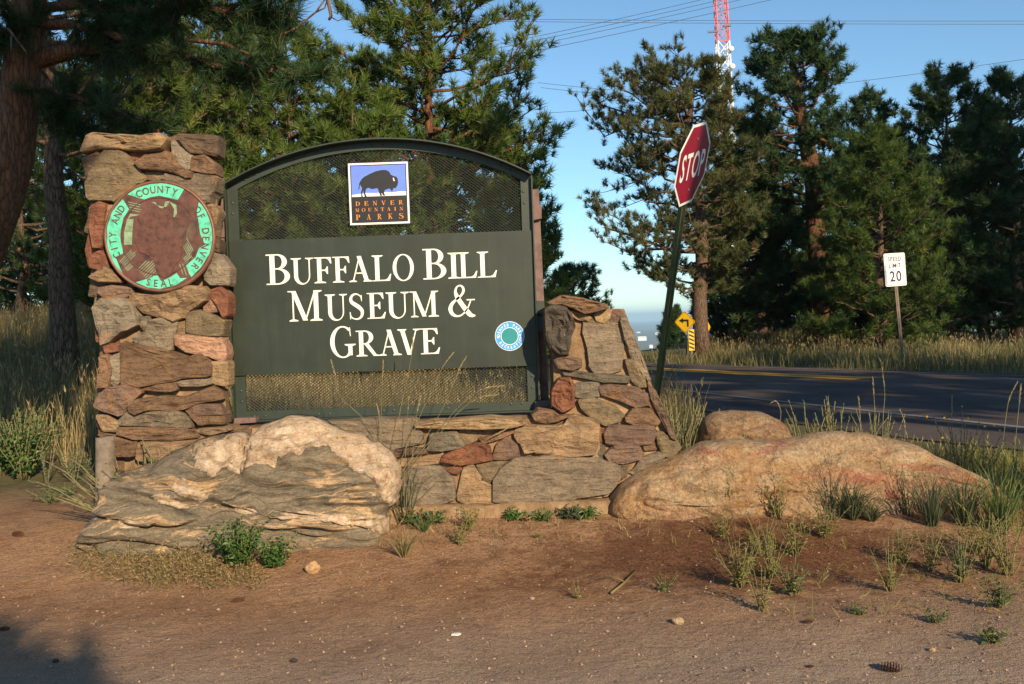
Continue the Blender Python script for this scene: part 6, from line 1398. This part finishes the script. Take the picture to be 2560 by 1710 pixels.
weed(1470, 1292, 36, 'leafy weed touching the long boulder end', 'leafy', 8, 'leaf', 1.1, .05, .014, dist=6.12, dens=9)
weed(1340, 1345, 26, 'wispy grey weed on bare earth before the wall', 'tuft', 16, 'weed', 1.2, .05, .004)
weed(1446, 1500, 46, 'single small sprig on the open earth', 'leafy', 3, 'weed_yellow', .3, .022, .009, dens=9)
weed(1238, 1390, 22, 'tiny dry tuft on the bare earth', 'tuft', 14, 'dry_grass', 1, .05, .003)
weed(1665, 1480, 46, 'small green sprig in front of the long boulder', 'leafy', 5, 'weed', .6, .026, .010, dens=10)
# behind and around the right boulders
weed(1690, 1110, 122, 'tall feathery green weed between wall end and small boulder', 'sprig', 22, 'weed', .32, .050, .008, dist=7.0, dens=26)
weed(1640, 1125, 100, 'green weed close against the sloping wall end', 'sprig', 12, 'weed', .35, .05, .008, dist=6.9, dens=22)
weed(1775, 1075, 62, 'yellow green weed left above the small boulder', 'sprig', 6, 'weed_yellow', .4, .04, .008, dist=7.3, dens=16)
weed(1848, 1100, 46, 'small blue green weed against the small boulder', 'leafy', 6, 'leaf_grey', .5, .036, .016, dist=6.55, dens=12)
weed(2032, 1100, 100, 'feathery green weed right of the small boulder', 'sprig', 9, 'weed', .30, .045, .008, dist=6.9, dens=26)
weed(2085, 1095, 100, 'feathery green weed next along behind the long boulder', 'sprig', 12, 'weed', .28, .045, .008, dist=6.9, dens=26)
weed(2185, 1095, 82, 'grassy green weed at the crest of the long boulder', 'sprig', 13, 'weed', .35, .045, .008, dist=6.8, dens=22)
weed(2128, 1095, 62, 'low yellow green weed between the feathery ones', 'sprig', 7, 'weed_yellow', .5, .04, .008, dist=6.8, dens=14)
weed(2262, 1115, 62, 'dry brushy weed behind the boulder slope', 'tuft', 40, 'dry_grass', .7, .05, .004, dist=6.7)
weed(2340, 1140, 90, 'dry weed right of the boulder crest', 'tuft', 34, 'dry_grass', .6, .05, .004, dist=6.7)
weed(2400, 1180, 160, 'yellow flowered weed behind the boulder slope', 'sprig', 7, 'weed_yellow', .35, .035, .009, dist=6.6, dens=14, flower=1)
weed(2450, 1190, 110, 'lower yellow flowered weed beside the taller one', 'sprig', 8, 'weed_yellow', .5, .035, .009, dist=6.5, dens=14, flower=1)
weed(2540, 1230, 130, 'yellow flowered weed at the right border', 'sprig', 8, 'weed_yellow', .45, .035, .009, dist=6.3, dens=14, flower=1)
# in front of the right boulder
weed(2130, 1302, 135, 'large dark grass tuft before the long boulder', 'tuft', 110, 'grass_blue', .75, .05, .005, name='grass_tuft')
weed(2180, 1302, 75, 'lower green grass tuft right against the dark one', 'tuft', 70, 'grass_blue', 1.1, .05, .005, name='grass_tuft')
weed(2080, 1300, 230, 'long thin blades fanning over the boulder from the dark tuft', 'tuft', 14, 'grass_blue', .55, .05, .004, name='grass_tuft')
weed(2330, 1315, 170, 'open grey green grass at the right end of the boulder', 'tuft', 60, 'grass_blue', .55, .05, .004, name='grass_tuft')
weed(2410, 1315, 180, 'grey green grass clump right of the boulder end', 'tuft', 70, 'grass_blue', .6, .05, .004, name='grass_tuft')
weed(2500, 1330, 200, 'tall grass clump at the right border beyond the boulder', 'tuft', 80, 'weed', .6, .05, .005, name='grass_tuft')
weed(2270, 1290, 120, 'twiggy grey weed against the boulder face', 'leafy', 6, 'leaf_grey', .4, .03, .009, dens=12)
weed(1830, 1290, 110, 'thin sprig standing against the boulder face', 'sprig', 4, 'weed_yellow', .25, .035, .008, dens=18)
weed(1945, 1300, 100, 'yellow green sprig against the middle of the boulder', 'sprig', 6, 'weed_yellow', .4, .04, .009, dens=18)
weed(1690, 1290, 60, 'dark wiry tuft in the pine litter under the boulder', 'tuft', 26, 'litter', .8, .05, .003)
weed(1880, 1325, 62, 'brown needle tuft at the boulder foot', 'tuft', 34, 'litter', .9, .05, .003)
ys = 'weed_yellow'
weed(1808, 1348, 75, 'drooping yellow weed in front of the boulder, left of the group', 'leafy', 6, ys, .6, .032, .011, dens=14)
weed(1905, 1390, 90, 'yellow green weed in the upper middle of the weedy earth', 'leafy', 9, ys, .6, .034, .012, dens=14)
weed(1850, 1470, 110, 'bushy yellow green weed, largest on the open earth', 'leafy', 13, ys, .65, .036, .012, dens=16)
weed(1930, 1450, 105, 'yellow green weed just right of the bushiest one', 'leafy', 10, ys, .6, .034, .012, dens=15)
weed(1905, 1530, 95, 'thin yellow weed below the bushiest one', 'leafy', 6, ys, .5, .03, .010, dens=14)
weed(1985, 1490, 85, 'dark leafy weed right below the bushy ones', 'leafy', 9, 'weed', .6, .032, .013, dens=13)
weed(1990, 1390, 95, 'yellow green weed up near the dark grass tuft', 'leafy', 8, ys, .5, .034, .011, dens=15)
weed(2060, 1345, 80, 'yellow green weed left below the dark grass tuft', 'leafy', 9, ys, .7, .034, .012, dens=13)
weed(2225, 1480, 110, 'thin yellow green weed right of the open middle', 'leafy', 7, ys, .45, .032, .010, dens=15)
weed(2250, 1410, 90, 'yellow green weed above the thin one on the right', 'leafy', 7, ys, .5, .032, .011, dens=14)
weed(2325, 1430, 100, 'upright yellow weed among the right-hand weeds', 'leafy', 7, ys, .4, .032, .010, dens=15)
weed(2400, 1460, 105, 'bushy weed with dark shadow near the right side', 'leafy', 11, 'weed', .6, .034, .012, dens=14)
weed(2465, 1420, 125, 'tall yellow weed third from the right border', 'leafy', 9, ys, .45, .034, .010, dens=16)
weed(2520, 1440, 135, 'tall yellow weed second from the right border', 'leafy', 9, ys, .45, .034, .010, dens=16)
weed(2500, 1520, 80, 'green weed low near the right border', 'leafy', 9, 'weed', .7, .034, .013, dens=12)
weed(2440, 1385, 90, 'yellow green weed below the boulder end', 'leafy', 9, ys, .6, .034, .011, dens=14)
weed(2480, 1610, 50, 'small dark weed in the lower right corner area', 'leafy', 8, 'weed', .8, .03, .012, dens=10)
weed(2150, 1540, 36, 'tiny weed on the gravel right of centre', 'leafy', 5, 'weed', .7, .025, .010, dens=9)
weed(2340, 1560, 44, 'small weed with seedy stems low on the right', 'leafy', 6, 'weed', .7, .028, .010, dens=10)
# litter on the ground
rl = np.random.default_rng(9); n_ = 5200
X = np.concatenate([rl.normal(1.2, .60, n_), rl.uniform(-2.6, 3.4, 2500)]); Y = np.concatenate([rl.normal(5.5, .28, n_), rl.uniform(3.7, 5.9, 2500)])
P = np.column_stack([X, Y, terrain(X, Y) + rl.uniform(.002, .012, len(X))]); a = rl.random(len(X)) * 6.283; D = np.column_stack([np.cos(a), np.sin(a), rl.normal(0, .10, len(X))]); L_ = rl.uniform(.04, .11, len(X)); S = np.cross(D, [0, 0, 1.0]) * .0011
V = np.stack([P - S, P + S, P + D * L_[:, None]], 1).reshape(-1, 3)
tag(tri_mesh('pine_litter', V, rl.random(len(X)), M['litter']), 'fallen brown pine needles in front of the long boulder', kind='stuff')
n_ = 5500; X = rl.uniform(-2.9, 3.6, n_); Y = 3.55 + rl.random(n_) ** 1.3 * 2.7; R_ = .0022 + .0075 * rl.random(n_) ** 5; R_[:220] = rl.uniform(.004, .013, 220); Z = terrain(X, Y) + R_ * .25
octa = np.array([(1, 0, 0), (-1, 0, 0), (0, 1, 0), (0, -1, 0), (0, 0, .7), (0, 0, -.7)]); of = [(0, 2, 4), (2, 1, 4), (1, 3, 4), (3, 0, 4), (2, 0, 5), (1, 2, 5), (3, 1, 5), (0, 3, 5)]
J = octa[None] * R_[:, None, None] * rl.uniform(.6, 1.3, (n_, 6, 1)); an = rl.random(n_) * 6.283; c_, s_ = np.cos(an)[:, None], np.sin(an)[:, None]
W = np.stack([J[..., 0] * c_ - J[..., 1] * s_, J[..., 0] * s_ + J[..., 1] * c_, J[..., 2]], -1) + np.stack([X, Y, Z], 1)[:, None]
M['gravel'] = foliage_mat('gravel_grains', [(0, (.15, .10, .075)), (.5, (.34, .24, .17)), (.9, (.38, .26, .17)), (1, (.46, .35, .25))], 0, .8)
tag(tri_mesh('gravel', W[:, np.array(of)].reshape(-1, 3), np.repeat(np.concatenate([rl.random(220) * .45, rl.random(n_ - 220)]), 8), M['gravel']), 'loose gravel grains on the brown earth', kind='stuff')
# single stones, cones and scraps lying about
def rock(px, py, w, h, c, label):
    g = ground_at(px, py); k = g.y / F; bm = bmesh.new(); bmesh.ops.create_icosphere(bm, subdivisions=3, radius=1)
    V = []; sd = px * .37
    for v in bm.verts:
        q = v.co.copy(); q *= 1 + .28 * mnoise.noise(q * 1.3 + Vector((sd, 0, 0))) + .08 * mnoise.noise(q * 4 + Vector((sd, 0, 0))); V.append((g.x + q.x * w * k / 2, g.y + q.y * w * k * .4, g.z + h * k * .3 + q.z * h * k / 2))
    bm.verts.index_update(); Fc = [[v.index for v in f_.verts] for f_ in bm.faces]; bm.free(); o = mk('rock', V, Fc, M['stone'], None, True, c, loc=g); tag(o, label, 'rock', 'loose stones on the earth')
for a in ((782, 1432, 36, 32, (.55, .34, .17), 'largest loose tan stone right of the banded boulder'), (1695, 1560, 30, 22, (.50, .36, .22), 'loose tan pebble on the open gravel right of centre'), (2330, 1628, 18, 12, (.5, .34, .2), 'small loose pebble low on the right'),
          (735, 1658, 18, 12, (.07, .055, .05), 'dark pebble at the lower edge left of centre'), (140, 1655, 16, 10, (.08, .06, .05), 'dark pebble in the lower left shade'), (1330, 1500, 12, 8, (.5, .4, .3), 'tiny pale pebble on the open gravel')): rock(*a)
def cone_(px, py, w, label):
    g = ground_at(px, py); r = w * g.y / F * .24; L_ = w * g.y / F; t = thing('pine_cone', g, label, 'pine cone', 'fallen pine cones'); mb = MB(); rng = random.Random(px); ang = rng.uniform(-.5, .5); dx, dy = math.cos(ang), math.sin(ang)
    for j in range(9):
        u = (j + .5) / 9; rr_ = r * math.sin(math.pi * (.12 + .8 * u)) ** .8; c = g + Vector((dx * (u - .5) * L_, dy * (u - .5) * L_, r * .75))
        for i in range(8):
            a = i * .785 + j * .4; n1 = Vector((-dy * math.cos(a), dx * math.cos(a), math.sin(a))); tn = Vector((dx, dy, 0)); s = n1.cross(tn) * rr_ * .42
            mb.add([c - s, c + s, c + n1 * rr_ + tn * rr_ * .3 + s * .5, c + n1 * rr_ + tn * rr_ * .3 - s * .5, c + n1 * rr_ * .9 + tn * rr_ * .05], [(0, 1, 2, 3), (0, 3, 4), (1, 4, 2), (2, 4, 3)])
    mb.build('scales', M['cone'], t)
for a in ((595, 1506, 34, 'reddish pine cone on gravel below the dried weeds'), (45, 1342, 34, 'reddish pine cone on the earth at far left'), (12, 1578, 26, 'pine cone at the left border in the shade'), (2225, 1682, 60, 'long brown pine cone near the bottom right'), (1315, 1306, 30, 'dark red pine cone before the wall footing'), (1095, 1283, 28, 'dark red pine cone among the footing weeds'), (2020, 1560, 26, 'brown pine cone on open earth right of centre'), (2025, 1670, 20, 'small brown pine cone at the bottom edge')): cone_(*a)
g = ground_at(1140, 1592); k_ = g.y / F; mb = MB(); prism(mb, [g + Vector((x * k_, y * k_, .006)) for x, y in ((-12, -4), (4, -8), (13, 2), (8, 10), (-8, 8))], (0, 0, .004)); o = mb.build('paper_scrap', M['white'], None, False, loc=g); tag(o, 'small white paper scrap on the gravel at bottom centre', 'litter')
g = ground_at(1540, 1488); tw = MB(); tw.tube([ground_at(1528, 1490) + EZ * .01, ground_at(1560, 1468) + EZ * .02, ground_at(1594, 1432) + EZ * .015], [.007, .006, .003], 6); tw.tube([ground_at(1562, 1466) + EZ * .02, ground_at(1530, 1450) + EZ * .02, ground_at(1500, 1452) + EZ * .01], [.004, .003, .002], 5)
o = tw.build('twig', M['straw'], None, True, loc=g); tag(o, 'forked straw coloured twig on the earth before the long boulder', 'twig')

field('sparse_wisps', 'thin yellowish wisps sprouting from the earth before the long boulder', scatter(1100, .9, 3.7, 4.3, 5.95, rg, lambda p: np.array([mnoise.noise((x * 1.6, y * 2.4, 3)) for x, y in p]) + (p[:, 0] - 2.2) * .12 > .02), (.03, .13), (.002, .004), 'weed_yellow', 21, .9, .5, .15, .5)
field('sparse_wisps', 'dry wisps along the foot of the low wall', scatter(500, -1.3, .9, 5.75, 6.15, rg), (.02, .09), (.002, .004), 'dry_grass', 22, 1.0, .5, .1, .5)
field('sparse_wisps', 'dry brushy stems behind the long boulder', scatter(420, 1.6, 3.3, 6.6, 7.3, rg, offroad), (.12, .30), (.003, .005), 'dry_grass', 23, .5, .4, .4, .6)
